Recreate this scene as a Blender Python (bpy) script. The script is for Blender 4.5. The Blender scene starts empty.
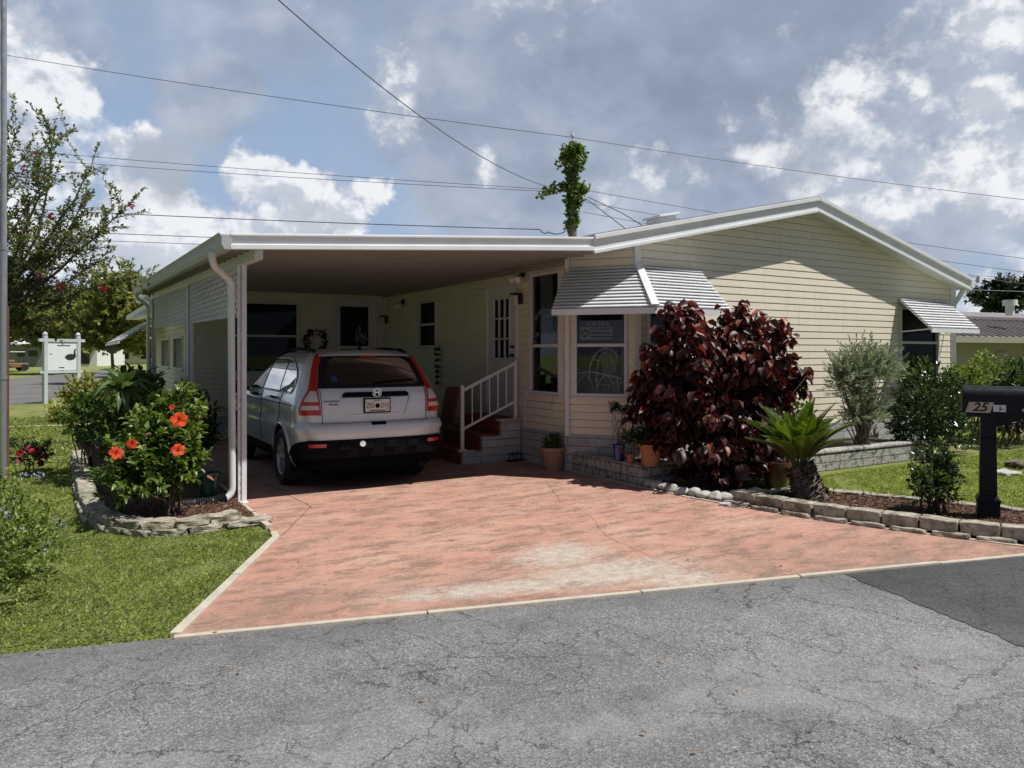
import bpy, bmesh, math, random
import numpy as np
from mathutils import Vector, Matrix
R = math.radians
rng = np.random.default_rng(7)
random.seed(7)
scn = bpy.context.scene
COL = scn.collection

# ------------------------------------------------------------------ camera model (metres, house aligned axes)
FPX, HOR, CAMZ = 750.0, 354.0, 1.6
YAW = math.atan((512 - 65) / FPX)
SN, CS = math.sin(YAW), math.cos(YAW)
def ray(u, v):
    r = (u - 512) / FPX; h = (HOR - v) / FPX
    return Vector((CS * r + SN, -SN * r + CS, h))
def depth(u, v, z):
    return ray(u, v) * z + Vector((0, 0, CAMZ))
def ground(u, v, h=0.0):
    d = ray(u, v); z = (h - CAMZ) / d.z
    return Vector((d.x * z, d.y * z, h))

# ------------------------------------------------------------------ materials
MATS = {}
class NT:
    """small node helper"""
    def __init__(s, nt): s.nt = nt
    def n(s, t, **kw):
        x = s.nt.nodes.new(t)
        for k, v in kw.items(): setattr(x, k, v)
        return x
    def link(s, a, b): s.nt.links.new(a, b)
    def put(s, sock, v):
        if v is None: return
        if isinstance(v, bpy.types.NodeSocket): s.link(v, sock)
        else: sock.default_value = v
    def m(s, op, a, b=None, c=None, clamp=False):
        x = s.n('ShaderNodeMath', operation=op, use_clamp=clamp)
        s.put(x.inputs[0], a); s.put(x.inputs[1], b); s.put(x.inputs[2], c)
        return x.outputs[0]
    def noise(s, vec, scale, detail=4, rough=.55, dist=0, out=0):
        x = s.n('ShaderNodeTexNoise'); s.put(x.inputs['Vector'], vec)
        x.inputs['Scale'].default_value = scale; x.inputs['Detail'].default_value = detail
        x.inputs['Roughness'].default_value = rough; x.inputs['Distortion'].default_value = dist
        return x.outputs[out]
    def ramp(s, fac, stops, interp='LINEAR'):
        x = s.n('ShaderNodeValToRGB'); x.color_ramp.interpolation = interp
        e = x.color_ramp.elements
        while len(e) < len(stops): e.new(0.5)
        for i, (p, c) in enumerate(stops):
            e[i].position = p; e[i].color = (*c, 1) if len(c) == 3 else c
        s.put(x.inputs[0], fac); return x.outputs[0]
    def mix(s, fac, a, b, mode='MIX'):
        x = s.n('ShaderNodeMix', data_type='RGBA', blend_type=mode)
        s.put(x.inputs[0], fac)
        for sock, v in ((x.inputs[6], a), (x.inputs[7], b)):
            if isinstance(v, (tuple, list)) and len(v) == 3: v = (*v, 1)
            s.put(sock, v)
        return x.outputs[2]
    def mapr(s, v, a, b, c=0, d=1, smooth=True):
        x = s.n('ShaderNodeMapRange', interpolation_type='SMOOTHSTEP' if smooth else 'LINEAR')
        s.put(x.inputs[0], v)
        for i, q in enumerate((a, b, c, d)): s.put(x.inputs[i + 1], q)
        return x.outputs[0]
    def bump(s, h, strength=.3, dist=.01, normal=None):
        x = s.n('ShaderNodeBump'); s.put(x.inputs['Height'], h)
        x.inputs['Strength'].default_value = strength; x.inputs['Distance'].default_value = dist
        if normal: s.link(normal, x.inputs['Normal'])
        return x.outputs[0]
    def pos(s):
        return s.n('ShaderNodeNewGeometry').outputs['Position']
    def vmap(s, vec, scale=(1, 1, 1), rot=(0, 0, 0), loc=(0, 0, 0)):
        x = s.n('ShaderNodeMapping'); s.link(vec, x.inputs[0])
        x.inputs['Scale'].default_value = scale; x.inputs['Rotation'].default_value = rot; x.inputs['Location'].default_value = loc
        return x.outputs[0]

def newmat(name):
    m = bpy.data.materials.new(name); m.use_nodes = True
    nt = m.node_tree
    for n in list(nt.nodes): nt.nodes.remove(n)
    t = NT(nt)
    out = t.n('ShaderNodeOutputMaterial'); b = t.n('ShaderNodeBsdfPrincipled')
    t.link(b.outputs[0], out.inputs[0])
    t.out = out; t.b = b
    MATS[name] = m
    return m, t

def mat(name, col, rough=.6, var=.12, scale=8, bump=.0, bscale=60, metallic=0, spec=.5, coat=0, dirt=0, dirtcol=(.06, .055, .045)):
    m, t = newmat(name); p = t.pos()
    n1 = t.noise(p, scale, 5, .6)
    lo = tuple(c * (1 - var) for c in col); hi = tuple(min(1, c * (1 + var)) for c in col)
    c = t.ramp(n1, [(.3, lo), (.7, hi)])
    if dirt:
        d = t.mapr(t.noise(p, scale * .6, 8, .7), .5, .75, 0, dirt)
        c = t.mix(d, c, dirtcol)
    t.put(t.b.inputs['Base Color'], c)
    rr = t.mapr(t.noise(p, scale * 3, 3), .3, .7, max(.02, rough - .08), min(1, rough + .08))
    t.put(t.b.inputs['Roughness'], rr)
    t.b.inputs['Metallic'].default_value = metallic
    t.b.inputs['Specular IOR Level'].default_value = spec
    t.b.inputs['Coat Weight'].default_value = coat; t.b.inputs['Coat Roughness'].default_value = .04
    if bump:
        t.link(t.bump(t.noise(p, bscale, 5, .6), bump, .01), t.b.inputs['Normal'])
    return m

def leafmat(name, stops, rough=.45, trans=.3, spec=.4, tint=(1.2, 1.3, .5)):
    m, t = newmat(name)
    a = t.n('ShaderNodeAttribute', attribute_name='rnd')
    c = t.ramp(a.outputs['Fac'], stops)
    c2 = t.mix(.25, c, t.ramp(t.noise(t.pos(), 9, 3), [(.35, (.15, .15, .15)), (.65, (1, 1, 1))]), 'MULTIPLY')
    t.link(c2, t.b.inputs['Base Color'])
    t.b.inputs['Roughness'].default_value = rough
    t.b.inputs['Specular IOR Level'].default_value = spec
    tr = t.n('ShaderNodeBsdfTranslucent')
    t.link(t.mix(1, c2, tint, 'MULTIPLY'), tr.inputs[0])
    mx = t.n('ShaderNodeMixShader'); mx.inputs[0].default_value = trans
    t.link(t.b.outputs[0], mx.inputs[1]); t.link(tr.outputs[0], mx.inputs[2]); t.link(mx.outputs[0], t.out.inputs[0])
    return m

mat('white_metal', (.74, .76, .78), .38, .05, 3, dirt=.12, dirtcol=(.35, .34, .31))
mat('white_trim', (.66, .67, .68), .5, .05, 4, dirt=.15, dirtcol=(.3, .29, .26))
mat('post_white', (.78, .80, .85), .5, .07, 12, dirt=.25, dirtcol=(.3, .3, .31))
mat('grey_trim', (.42, .44, .46), .5, .07, 6)
m, t = newmat('siding_cream'); p = t.pos()
c = t.ramp(t.noise(p, 1.2, 5, .6), [(.3, (.76, .705, .575)), (.7, (.82, .765, .63))])
stk = t.noise(t.vmap(p, (9, 9, .7)), 1.6, 6, .65)                      # rain streaks
c = t.mix(t.mapr(stk, .50, .72, 0, .30), c, (.52, .48, .39))
c = t.mix(t.mapr(t.noise(p, 2.2, 8, .72), .56, .72, 0, .22), c, (.40, .37, .27))
t.put(t.b.inputs['Base Color'], c); t.b.inputs['Roughness'].default_value = .55
t.link(t.bump(t.noise(t.vmap(p, (.6, .6, 2)), 2.5, 3), .25, .012), t.b.inputs['Normal'])
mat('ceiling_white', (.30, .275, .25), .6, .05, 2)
mat('roof_grey', (.33, .33, .34), .8, .2, 3, .2, 40)
mat('dark_frame', (.03, .03, .032), .4)
mat('black_plastic', (.005, .006, .009), .65, .15, 20, .1, 200, spec=.08)
mat('black_paint', (.009, .011, .017), .45, .1, 10, .02, 120, spec=.25)
mat('rubber', (.016, .016, .017), .75, .2, 20, .1, 100)
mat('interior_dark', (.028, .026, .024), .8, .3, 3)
mat('curtain_cloth', (.36, .36, .40), .9, .08, 6)
mat('sign_white', (.72, .75, .80), .55, .04, 4)
mat('sign_grey', (.50, .54, .58), .55, .05, 6)
mat('board_blue', (.17, .18, .25), .5)
mat('ink', (.02, .02, .022), .6)
mat('wood_pole', (.16, .14, .12), .9, .25, 10, .3, 40)
mat('bark', (.15, .125, .10), .9, .3, 20, .5, 60)
mat('stem_green', (.10, .13, .05), .7, .2, 20)
mat('stem_brown', (.12, .09, .06), .85, .25, 30, .2, 80)
mat('galv', (.42, .43, .45), .35, .1, 6, metallic=.6)
mat('red_brown', (.16, .07, .05), .7, .2, 10)
mat('terracotta', (.34, .145, .075), .8, .12, 12, .15, 80, dirt=.25, dirtcol=(.25, .2, .16))
mat('terracotta_pale', (.38, .21, .14), .8, .12, 12, .15, 80, dirt=.3, dirtcol=(.3, .25, .2))
mat('blue_glaze', (.012, .025, .20), .2, .15, 12, coat=.5)
mat('teal_glaze', (.012, .10, .085), .25, .15, 12, coat=.5)
mat('brown_glaze', (.085, .03, .02), .35, .15, 12)
mat('soil', (.05, .033, .022), .95, .3, 30, .5, 60)
mat('rattan_white', (.62, .60, .52), .5, .06, 20)
mat('tile_red', (.23, .062, .038), .6, .2, 14, .1, 60, dirt=.3, dirtcol=(.08, .04, .03))
mat('wicker', (.25, .12, .06), .7, .25, 40, .5, 120)
mat('concrete_edge', (.52, .47, .39), .85, .12, 9, .3, 90, dirt=.4, dirtcol=(.3, .26, .2))
mat('rock_pale', (.46, .45, .42), .8, .15, 12, .4, 40, dirt=.35, dirtcol=(.2, .19, .17))
mat('cable', (.05, .05, .055), .6)
mat('insulator', (.6, .6, .62), .3)
mat('brass', (.5, .42, .3), .35, metallic=.8)
mat('lamp_dark', (.02, .02, .02), .4)
mat('lamp_glass', (.6, .58, .5), .2)
mat('hose', (.55, .52, .42), .5)
mat('corrugated_black', (.012, .013, .02), .45)
mat('far_white', (.75, .75, .74), .6, .05, .5)
mat('far_grey', (.20, .21, .22), .6, .1, .5)
mat('far_dark', (.025, .028, .03), .4)
mat('neighbor_wall', (.34, .32, .26), .7, .06, 1)
mat('neighbor_roof', (.25, .225, .23), .5, .25, .8, dirt=.4, dirtcol=(.11, .09, .09))
mat('orange_paint', (.22, .12, .08), .6)
mat('shutter_dark', (.02, .024, .03), .5)

# block skirting, painted white split-face
def blockmat(name, col, joint, dirt, bw=.42, bh=.115):
    m, t = newmat(name); p = t.pos()
    # run the courses along whichever wall direction we are on: u = x - y works for both faces
    sx = t.n('ShaderNodeSeparateXYZ'); t.link(p, sx.inputs[0])
    u = t.m('SUBTRACT', sx.outputs[0], sx.outputs[1])
    cv = t.n('ShaderNodeCombineXYZ'); t.link(u, cv.inputs[0]); t.link(sx.outputs[2], cv.inputs[1])
    br = t.n('ShaderNodeTexBrick'); t.link(cv.outputs[0], br.inputs['Vector'])
    br.inputs['Scale'].default_value = 1; br.inputs['Brick Width'].default_value = bw; br.inputs['Row Height'].default_value = bh
    br.inputs['Mortar Size'].default_value = .006; br.inputs['Mortar Smooth'].default_value = .5
    br.inputs['Color1'].default_value = (*[c * 1.05 for c in col], 1); br.inputs['Color2'].default_value = (*[c * .84 for c in col], 1)
    br.inputs['Mortar'].default_value = (*joint, 1)
    n = t.noise(p, 14, 8, .7)
    c = t.mix(t.mapr(n, .48, .62, 0, dirt), br.outputs[0], (.055, .055, .05))
    c = t.mix(.35, c, t.ramp(t.noise(p, 45, 4), [(.3, (.5, .5, .5)), (.7, (1, 1, 1))]), 'MULTIPLY')
    t.link(c, t.b.inputs['Base Color']); t.b.inputs['Roughness'].default_value = .85
    h = t.m('MULTIPLY_ADD', br.outputs['Fac'], -1.5, t.noise(p, 35, 6, .65))
    t.link(t.bump(h, .8, .02), t.b.inputs['Normal'])
    return m
blockmat('block_white', (.56, .56, .56), (.28, .28, .28), .12)
blockmat('block_dirty', (.48, .47, .45), (.10, .10, .09), .85)

# weathered stone of the edgings
m, t = newmat('edging_stone'); p = t.pos()
c = t.ramp(t.noise(p, 12, 8, .7), [(.3, (.24, .22, .18)), (.5, (.44, .405, .33)), (.7, (.60, .56, .47))])
c = t.mix(t.mapr(t.noise(p, 5, 8, .75), .48, .62, 0, .7), c, (.09, .085, .07))
oi = t.n('ShaderNodeObjectInfo')
c = t.mix(.4, c, t.ramp(oi.outputs['Random'], [(0, (.55, .55, .52)), (1, (1, 1, 1))]), 'MULTIPLY')
t.link(c, t.b.inputs['Base Color']); t.b.inputs['Roughness'].default_value = .9
t.link(t.bump(t.noise(p, 40, 8, .7), .7, .02), t.b.inputs['Normal'])

# glass: thin, sky-reflecting, dark room seen through it
def glass(name, tint, trans, refl=1.0):
    m, t = newmat(name)
    g = t.n('ShaderNodeBsdfGlossy'); g.inputs['Roughness'].default_value = .015; g.inputs['Color'].default_value = (.95, .97, 1, 1)
    tr = t.n('ShaderNodeBsdfTransparent'); tr.inputs[0].default_value = (*tint, 1)
    d = t.n('ShaderNodeBsdfDiffuse'); d.inputs[0].default_value = (.012, .014, .016, 1)
    m1 = t.n('ShaderNodeMixShader'); m1.inputs[0].default_value = trans
    t.link(d.outputs[0], m1.inputs[1]); t.link(tr.outputs[0], m1.inputs[2])
    fr = t.n('ShaderNodeFresnel'); fr.inputs[0].default_value = 1.5
    f2 = t.m('MULTIPLY', fr.outputs[0], refl)
    m2 = t.n('ShaderNodeMixShader'); t.link(f2, m2.inputs[0])
    t.link(m1.outputs[0], m2.inputs[1]); t.link(g.outputs[0], m2.inputs[2]); t.link(m2.outputs[0], t.out.inputs[0])
    return m
glass('glass_clear', (.85, .88, .88), .85)
glass('glass_dark', (.4, .42, .44), .0, .40)
glass('glass_car', (.2, .22, .22), .05, .7)

# car paint
m, t = newmat('car_silver'); p = t.pos()
t.put(t.b.inputs['Base Color'], t.ramp(t.noise(p, 900, 1), [(.4, (.68, .70, .73)), (.6, (.78, .80, .82))]))
t.b.inputs['Metallic'].default_value = .32; t.b.inputs['Roughness'].default_value = .24
t.b.inputs['Coat Weight'].default_value = .8; t.b.inputs['Coat Roughness'].default_value = .03
mat('lamp_red', (.45, .012, .012), .12, .1, 60, coat=1)
mat('lamp_clear', (.62, .60, .58), .12, .1, 80, coat=1)
mat('chrome', (.7, .7, .7), .12, .03, metallic=1)
mat('alloy', (.50, .51, .52), .3, .06, metallic=.7)
mat('plate_white', (.68, .70, .66), .4)
mat('plate_orange', (.6, .18, .03), .5)
mat('plate_green', (.02, .10, .05), .5)
mat('sticker_blue', (.02, .05, .18), .4)
mat('arch_dark', (.004, .0045, .006), .95, spec=.02)

# ------------------------------------------------------------------ mesh builder
class MB:
    def __init__(s): s.v = []; s.f = []; s.mi = []; s.cur = 0
    def add(s, vs, fs):
        o = len(s.v); s.v += [tuple(v) for v in vs]; s.f += [tuple(i + o for i in f) for f in fs]; s.mi += [s.cur] * len(fs); return s
    def quad(s, a, b, c, d): return s.add([a, b, c, d], [(0, 1, 2, 3)])
    def hexa(s, p):   # 8 pts: bottom 4 ccw, top 4 ccw
        return s.add(p, [(3, 2, 1, 0), (4, 5, 6, 7), (0, 1, 5, 4), (1, 2, 6, 5), (2, 3, 7, 6), (3, 0, 4, 7)])
    def box(s, x0, y0, z0, x1, y1, z1):
        return s.hexa([(x0, y0, z0), (x1, y0, z0), (x1, y1, z0), (x0, y1, z0), (x0, y0, z1), (x1, y0, z1), (x1, y1, z1), (x0, y1, z1)])
    def obox(s, c, ax, ay, az):   # centre and three half-axis vectors
        c, ax, ay, az = map(Vector, (c, ax, ay, az))
        return s.hexa([c - ax - ay - az, c + ax - ay - az, c + ax + ay - az, c - ax + ay - az, c - ax - ay + az, c + ax - ay + az, c + ax + ay + az, c - ax + ay + az])
    def bar(s, a, b, w, h, up=(0, 0, 1)):
        a, b = Vector(a), Vector(b); d = (b - a).normalized(); upv = Vector(up)
        sd = d.cross(upv)
        if sd.length < 1e-4: sd = d.cross(Vector((1, 0, 0)))
        sd.normalize(); u2 = sd.cross(d)
        return s.obox((a + b) / 2, (b - a) / 2, sd * w / 2, u2 * h / 2)
    def tube(s, pts, r, n=8, cap=True):
        pts = [Vector(p) for p in pts]; rs = r if isinstance(r, (list, tuple)) else [r] * len(pts)
        vs = []; prev = None
        for i, p in enumerate(pts):
            d = (pts[min(i + 1, len(pts) - 1)] - pts[max(i - 1, 0)])
            if d.length < 1e-9: d = Vector((0, 0, 1))
            d.normalize()
            if prev is None:
                x = d.cross(Vector((0, 0, 1)))
                if x.length < .05: x = d.cross(Vector((1, 0, 0)))
            else:
                x = prev - d * prev.dot(d)
                if x.length < .05: x = d.cross(Vector((1, 0, 0)))
            x.normalize(); prev = x; y = d.cross(x)
            for k in range(n):
                a = 2 * math.pi * k / n; vs.append(p + (x * math.cos(a) + y * math.sin(a)) * rs[i])
        fs = []
        for i in range(len(pts) - 1):
            for k in range(n):
                a = i * n + k; b = i * n + (k + 1) % n
                fs.append((a, b, b + n, a + n))
        if cap: fs += [tuple(range(n))[::-1], tuple(range((len(pts) - 1) * n, len(pts) * n))]
        return s.add(vs, fs)
    def lathe(s, prof, c=(0, 0, 0), n=24, cap=True, wob=None):
        vs = []; c = Vector(c)
        for r, z in prof:
            for k in range(n):
                a = 2 * math.pi * k / n; q = r if wob is None else r * (1 + wob(a, z))
                vs.append(c + Vector((q * math.cos(a), q * math.sin(a), z)))
        fs = []
        for i in range(len(prof) - 1):
            for k in range(n):
                a = i * n + k; b = i * n + (k + 1) % n; fs.append((a, b, b + n, a + n))
        if cap: fs += [tuple(range(n))[::-1], tuple(range((len(prof) - 1) * n, len(prof) * n))]
        return s.add(vs, fs)
    def prism(s, poly, o, u, v, w):   # polygon in (u,v) plane at o, extruded by vector w
        o, u, v, w = map(Vector, (o, u, v, w)); n = len(poly)
        a = [o + u * x + v * y for x, y in poly]; b = [p + w for p in a]
        return s.add(a + b, [tuple(range(n))[::-1], tuple(range(n, 2 * n))] + [(i, (i + 1) % n, (i + 1) % n + n, i + n) for i in range(n)])
    def build(s, name, mats, parent=None, smooth=False, bevel=0, recalc=True, subsurf=0):
        me = bpy.data.meshes.new(name); me.from_pydata(s.v, [], s.f)
        for mm in (mats if isinstance(mats, (list, tuple)) else [mats]): me.materials.append(MATS[mm])
        me.polygons.foreach_set('material_index', s.mi)
        if recalc or bevel:
            bm = bmesh.new(); bm.from_mesh(me)
            if recalc: bmesh.ops.recalc_face_normals(bm, faces=bm.faces)
            bm.to_mesh(me); bm.free()
        o = bpy.data.objects.new(name, me); COL.objects.link(o)
        if smooth:
            me.polygons.foreach_set('use_smooth', [True] * len(me.polygons))
            me.set_sharp_from_angle(angle=R(40))
        if bevel:
            b = o.modifiers.new('bevel', 'BEVEL'); b.width = bevel; b.segments = 2; b.limit_method = 'ANGLE'; b.angle_limit = R(40)
        if parent is not None:
            o.parent = parent
            if not parent.get('local'):
                o.location = -world_loc(parent)
        return o
def world_loc(o):
    l = Vector(o.location)
    while o.parent: o = o.parent; l += Vector(o.location)
    return l

def empty(name, label, cat, loc=(0, 0, 0), rz=0, group=None, local=False):
    o = bpy.data.objects.new(name, None); COL.objects.link(o); o.location = loc; o.rotation_euler = (0, 0, rz)
    o.empty_display_size = .2
    tag(o, label, cat, group)
    if local: o['local'] = 1
    return o
def tag(o, label, cat, group=None, kind=None):
    if label: o['label'] = label
    if cat: o['category'] = cat
    if group: o['group'] = group
    if kind: o['kind'] = kind
    return o
def structure(o):
    o['kind'] = 'structure'; return o
def copy_tree(o, parent=None):
    c = o.copy(); COL.objects.link(c)
    if parent is not None: c.parent = parent
    for ch in list(o.children): copy_tree(ch, c)
    return c

def text_mesh(txt, size, shear=0, bold=0):
    cu = bpy.data.curves.new('lettering', 'FONT'); cu.body = txt; cu.size = size; cu.align_x = 'CENTER'; cu.align_y = 'CENTER'
    cu.shear = shear; cu.offset = bold; cu.resolution_u = 2
    ob = bpy.data.objects.new('lettering', cu); COL.objects.link(ob)
    dg = bpy.context.evaluated_depsgraph_get(); me = ob.evaluated_get(dg).to_mesh()
    vs = [tuple(v.co) for v in me.vertices]; fs = [tuple(p.vertices) for p in me.polygons]
    ob.evaluated_get(dg).to_mesh_clear(); bpy.data.objects.remove(ob); bpy.data.curves.remove(cu)
    return vs, fs
def put_text(mb, txt, size, o, u, v, shear=0, bold=0, sx=1):
    vs, fs = text_mesh(txt, size, shear, bold); o, u, v = map(Vector, (o, u, v))
    mb.add([o + u * (x * sx) + v * y for x, y, _ in vs], fs)

# ------------------------------------------------------------------ foliage
def np_mesh(name, V, loops, starts, mats, parent=None, rnd=None, matidx=None, smooth=False):
    me = bpy.data.meshes.new(name)
    me.vertices.add(len(V)); me.vertices.foreach_set('co', V.astype(np.float32).ravel())
    me.loops.add(len(loops)); me.loops.foreach_set('vertex_index', loops.astype(np.int32))
    me.polygons.add(len(starts)); me.polygons.foreach_set('loop_start', starts.astype(np.int32))
    for mm in (mats if isinstance(mats, (list, tuple)) else [mats]): me.materials.append(MATS[mm])
    if matidx is not None: me.polygons.foreach_set('material_index', matidx.astype(np.int32))
    if rnd is not None:
        at = me.attributes.new('rnd', 'FLOAT', 'POINT'); at.data.foreach_set('value', rnd.astype(np.float32))
    if smooth: me.polygons.foreach_set('use_smooth', np.ones(len(starts), bool))
    me.update(calc_edges=True)
    o = bpy.data.objects.new(name, me); COL.objects.link(o)
    if parent is not None:
        o.parent = parent
        if not parent.get('local'): o.location = -world_loc(parent)
    return o

LEAF_BIG = (np.array([[0, 0, 0], [.28, -.42, .10], [.30, 0, -.02], [.28, .42, .10], [.68, -.34, .07], [.66, 0, -.06], [.68, .34, .07], [1, 0, -.2]]),
            [(0, 1, 2), (0, 2, 3), (1, 4, 5, 2), (2, 5, 6, 3), (4, 7, 5), (5, 7, 6)])
LEAF_SMALL = (np.array([[0, 0, 0], [.45, -.5, .08], [1, 0, -.12], [.45, .5, .08]]), [(0, 1, 2), (0, 2, 3)])
LEAF_LONG = (np.array([[0, -.12, 0], [0, .12, 0], [.4, -.5, .06], [.4, 0, -.03], [.4, .5, .06], [.75, -.4, -.02], [.75, 0, -.1], [.75, .4, -.02], [1, 0, -.3]]),
             [(0, 2, 3), (0, 3, 1), (1, 3, 4), (2, 5, 6, 3), (3, 6, 7, 4), (5, 8, 6), (6, 8, 7)])

def unit(a):
    return a / np.maximum(np.linalg.norm(a, axis=-1, keepdims=True), 1e-9)
def leaves(name, P, D, L, ratio, m, parent=None, tpl=LEAF_SMALL, up=None, roll=.5, rnd=None, droop=1.0, smooth=False):
    P = np.asarray(P, float); D = unit(np.asarray(D, float)); N = len(P)
    L = np.broadcast_to(np.asarray(L, float), (N,))
    U = np.tile([0, 0, 1.0], (N, 1)) if up is None else np.asarray(up, float)
    U = U + rng.normal(0, roll, (N, 3))
    S = unit(np.cross(U, D)); Z = np.cross(D, S)
    T, F = tpl
    T = T.copy(); T[:, 2] *= droop
    V = (P[:, None, :] + L[:, None, None] * (T[None, :, 0, None] * D[:, None, :] + ratio * T[None, :, 1, None] * S[:, None, :] + T[None, :, 2, None] * Z[:, None, :]))
    nv = len(T); fl = np.concatenate([np.array(f) for f in F]); lens = np.array([len(f) for f in F])
    loops = (fl[None, :] + (np.arange(N) * nv)[:, None]).ravel()
    st = np.concatenate([[0], np.cumsum(lens)[:-1]])
    starts = (st[None, :] + (np.arange(N) * lens.sum())[:, None]).ravel()
    r = rng.random(N) if rnd is None else rnd
    return np_mesh(name, V.reshape(-1, 3), loops, starts, m, parent, np.repeat(r, nv), smooth=smooth)

def sph(n):
    return unit(rng.normal(size=(n, 3)))
def lumpy(n, c, rad, lumps=9, amp=.35, inner=.45, zmin=-.6):
    """points spread through an uneven ellipsoid, thicker near its surface, plus outward directions"""
    d = sph(n * 3); d = d[d[:, 2] > zmin][:n]
    L = sph(lumps); s = np.full(len(d), 1.0)
    k = np.exp(6 * (d @ L.T - 1)); s = 1 - amp / 2 + amp * k.max(axis=1)
    rr = inner + (1 - inner) * rng.random(len(d)) ** .5
    return np.asarray(c) + d * np.asarray(rad) * (s * rr)[:, None], d, rr
def sprays(tips, dirs, per, twig, spread=.8):
    """leaf points along short twigs ending at tips"""
    n = len(tips); k = np.tile(np.arange(per), n); T = np.repeat(tips, per, 0); Dd = np.repeat(unit(dirs), per, 0)
    f = (k + rng.random(n * per)) / per
    pos = T - Dd * (twig * (1 - f))[:, None]
    side = unit(np.cross(Dd, rng.normal(size=Dd.shape)))
    return pos, unit(Dd * (.35 + .5 * f)[:, None] + side * spread), np.repeat(np.arange(n), per), f
def stems(name, base, tips, m, parent, r0=.012, r1=.004, bend=.2, n=5, spread=.05):
    mb = MB(); base = np.asarray(base, float)
    for t_ in tips:
        b = base + np.array([*rng.normal(0, spread, 2), 0]); mid = b * .5 + t_ * .5 + np.array([*rng.normal(0, bend * .2, 2), bend * .3])
        pts = [b, b * .6 + mid * .4 + [0, 0, .02], mid, mid * .45 + t_ * .55, t_]
        mb.tube(pts, [r0, r0 * .85, r0 * .6 + r1 * .4, r0 * .3 + r1 * .7, r1], n)
    return mb.build(name, m, parent, smooth=True)
# ------------------------------------------------------------------ camera, sun, sky
cam = bpy.data.cameras.new('camera'); camo = bpy.data.objects.new('camera', cam); COL.objects.link(camo)
cam.sensor_width = 36; cam.lens = 36 * FPX / 1024; cam.shift_y = -(384 - HOR) / 1024
cam.clip_start = .05; cam.clip_end = 5000
camo.location = (0, 0, CAMZ); camo.rotation_euler = (R(90), 0, -math.atan2(SN, CS))
scn.camera = camo
scn.view_settings.view_transform = 'Standard'; scn.view_settings.look = 'None'; scn.view_settings.exposure = 0
scn.cycles.max_bounces = 8; scn.cycles.transparent_max_bounces = 16; scn.cycles.caustics_reflective = False; scn.cycles.caustics_refractive = False

SUNV = Vector((.36, -.40, 1)).normalized()
el = math.asin(SUNV.z)
sun = bpy.data.lights.new('sun', 'SUN'); sun.energy = 5.0; sun.angle = R(.5); sun.color = (1, .955, .88)
suno = bpy.data.objects.new('sun', sun); COL.objects.link(suno); suno.location = (20, -8, 40)
suno.rotation_euler = (-SUNV).to_track_quat('-Z', 'Y').to_euler()

w = bpy.data.worlds.new('World'); scn.world = w; w.use_nodes = True
for n in list(w.node_tree.nodes): w.node_tree.nodes.remove(n)
t = NT(w.node_tree)
wo = t.n('ShaderNodeOutputWorld'); bg = t.n('ShaderNodeBackground'); t.link(bg.outputs[0], wo.inputs[0])
sky = t.n('ShaderNodeTexSky'); sky.sky_type = 'NISHITA'; sky.sun_disc = False; sky.sun_elevation = el
sky.sun_rotation = math.atan2(SUNV.x, SUNV.y); sky.dust_density = 1.5; sky.ozone_density = 1.2
D = t.n('ShaderNodeTexCoord').outputs['Generated']
nz = t.noise(D, 7, 5, .62, out=1)
vm = t.n('ShaderNodeVectorMath', operation='MULTIPLY_ADD'); t.link(nz, vm.inputs[0]); vm.inputs[1].default_value = (.16, .16, .16)
v2 = t.n('ShaderNodeVectorMath', operation='ADD'); t.link(D, v2.inputs[0]); v2.inputs[1].default_value = (-.08, -.08, -.08)
t.link(v2.outputs[0], vm.inputs[2]); DD = vm.outputs[0]
def blob(u, v, r_in, r_out, src=None):
    d = ray(u, v).normalized()
    x = t.n('ShaderNodeVectorMath', operation='DISTANCE'); t.link(src or DD, x.inputs[0]); x.inputs[1].default_value = d
    return t.mapr(x.outputs['Value'], r_in / FPX, r_out / FPX, 1, 0)
def blobs(lst, src=None):
    a = None
    for q in lst:
        b = blob(*q[:4], src=src)
        if len(q) > 4: b = t.m('MULTIPLY', b, q[4])
        a = b if a is None else t.m('MAXIMUM', a, b)
    return a
skyc = t.mix(1, sky.outputs[0], (.092, .092, .092), 'MULTIPLY')
# humid haze brightens the blue
sz = t.n('ShaderNodeSeparateXYZ'); t.link(D, sz.inputs[0])
haze = t.mapr(sz.outputs[2], .0, .5, .80, .55)
skyc = t.mix(haze, skyc, (.40, .525, .74))
# squash vertically so that cloud banks lie flat
Ds = t.vmap(D, scale=(1, 1, 1.7))
f1 = t.noise(Ds, 2.6, 5, .58, .2); f2 = t.noise(Ds, 4.0, 8, .56, .25)
f3 = t.noise(t.vmap(D, scale=(1, 1, 1.2), loc=(.010, -.008, .020)), 9, 9, .62)
f4 = t.noise(t.vmap(D, scale=(1, 1, 1.2)), 9, 9, .62)
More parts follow.
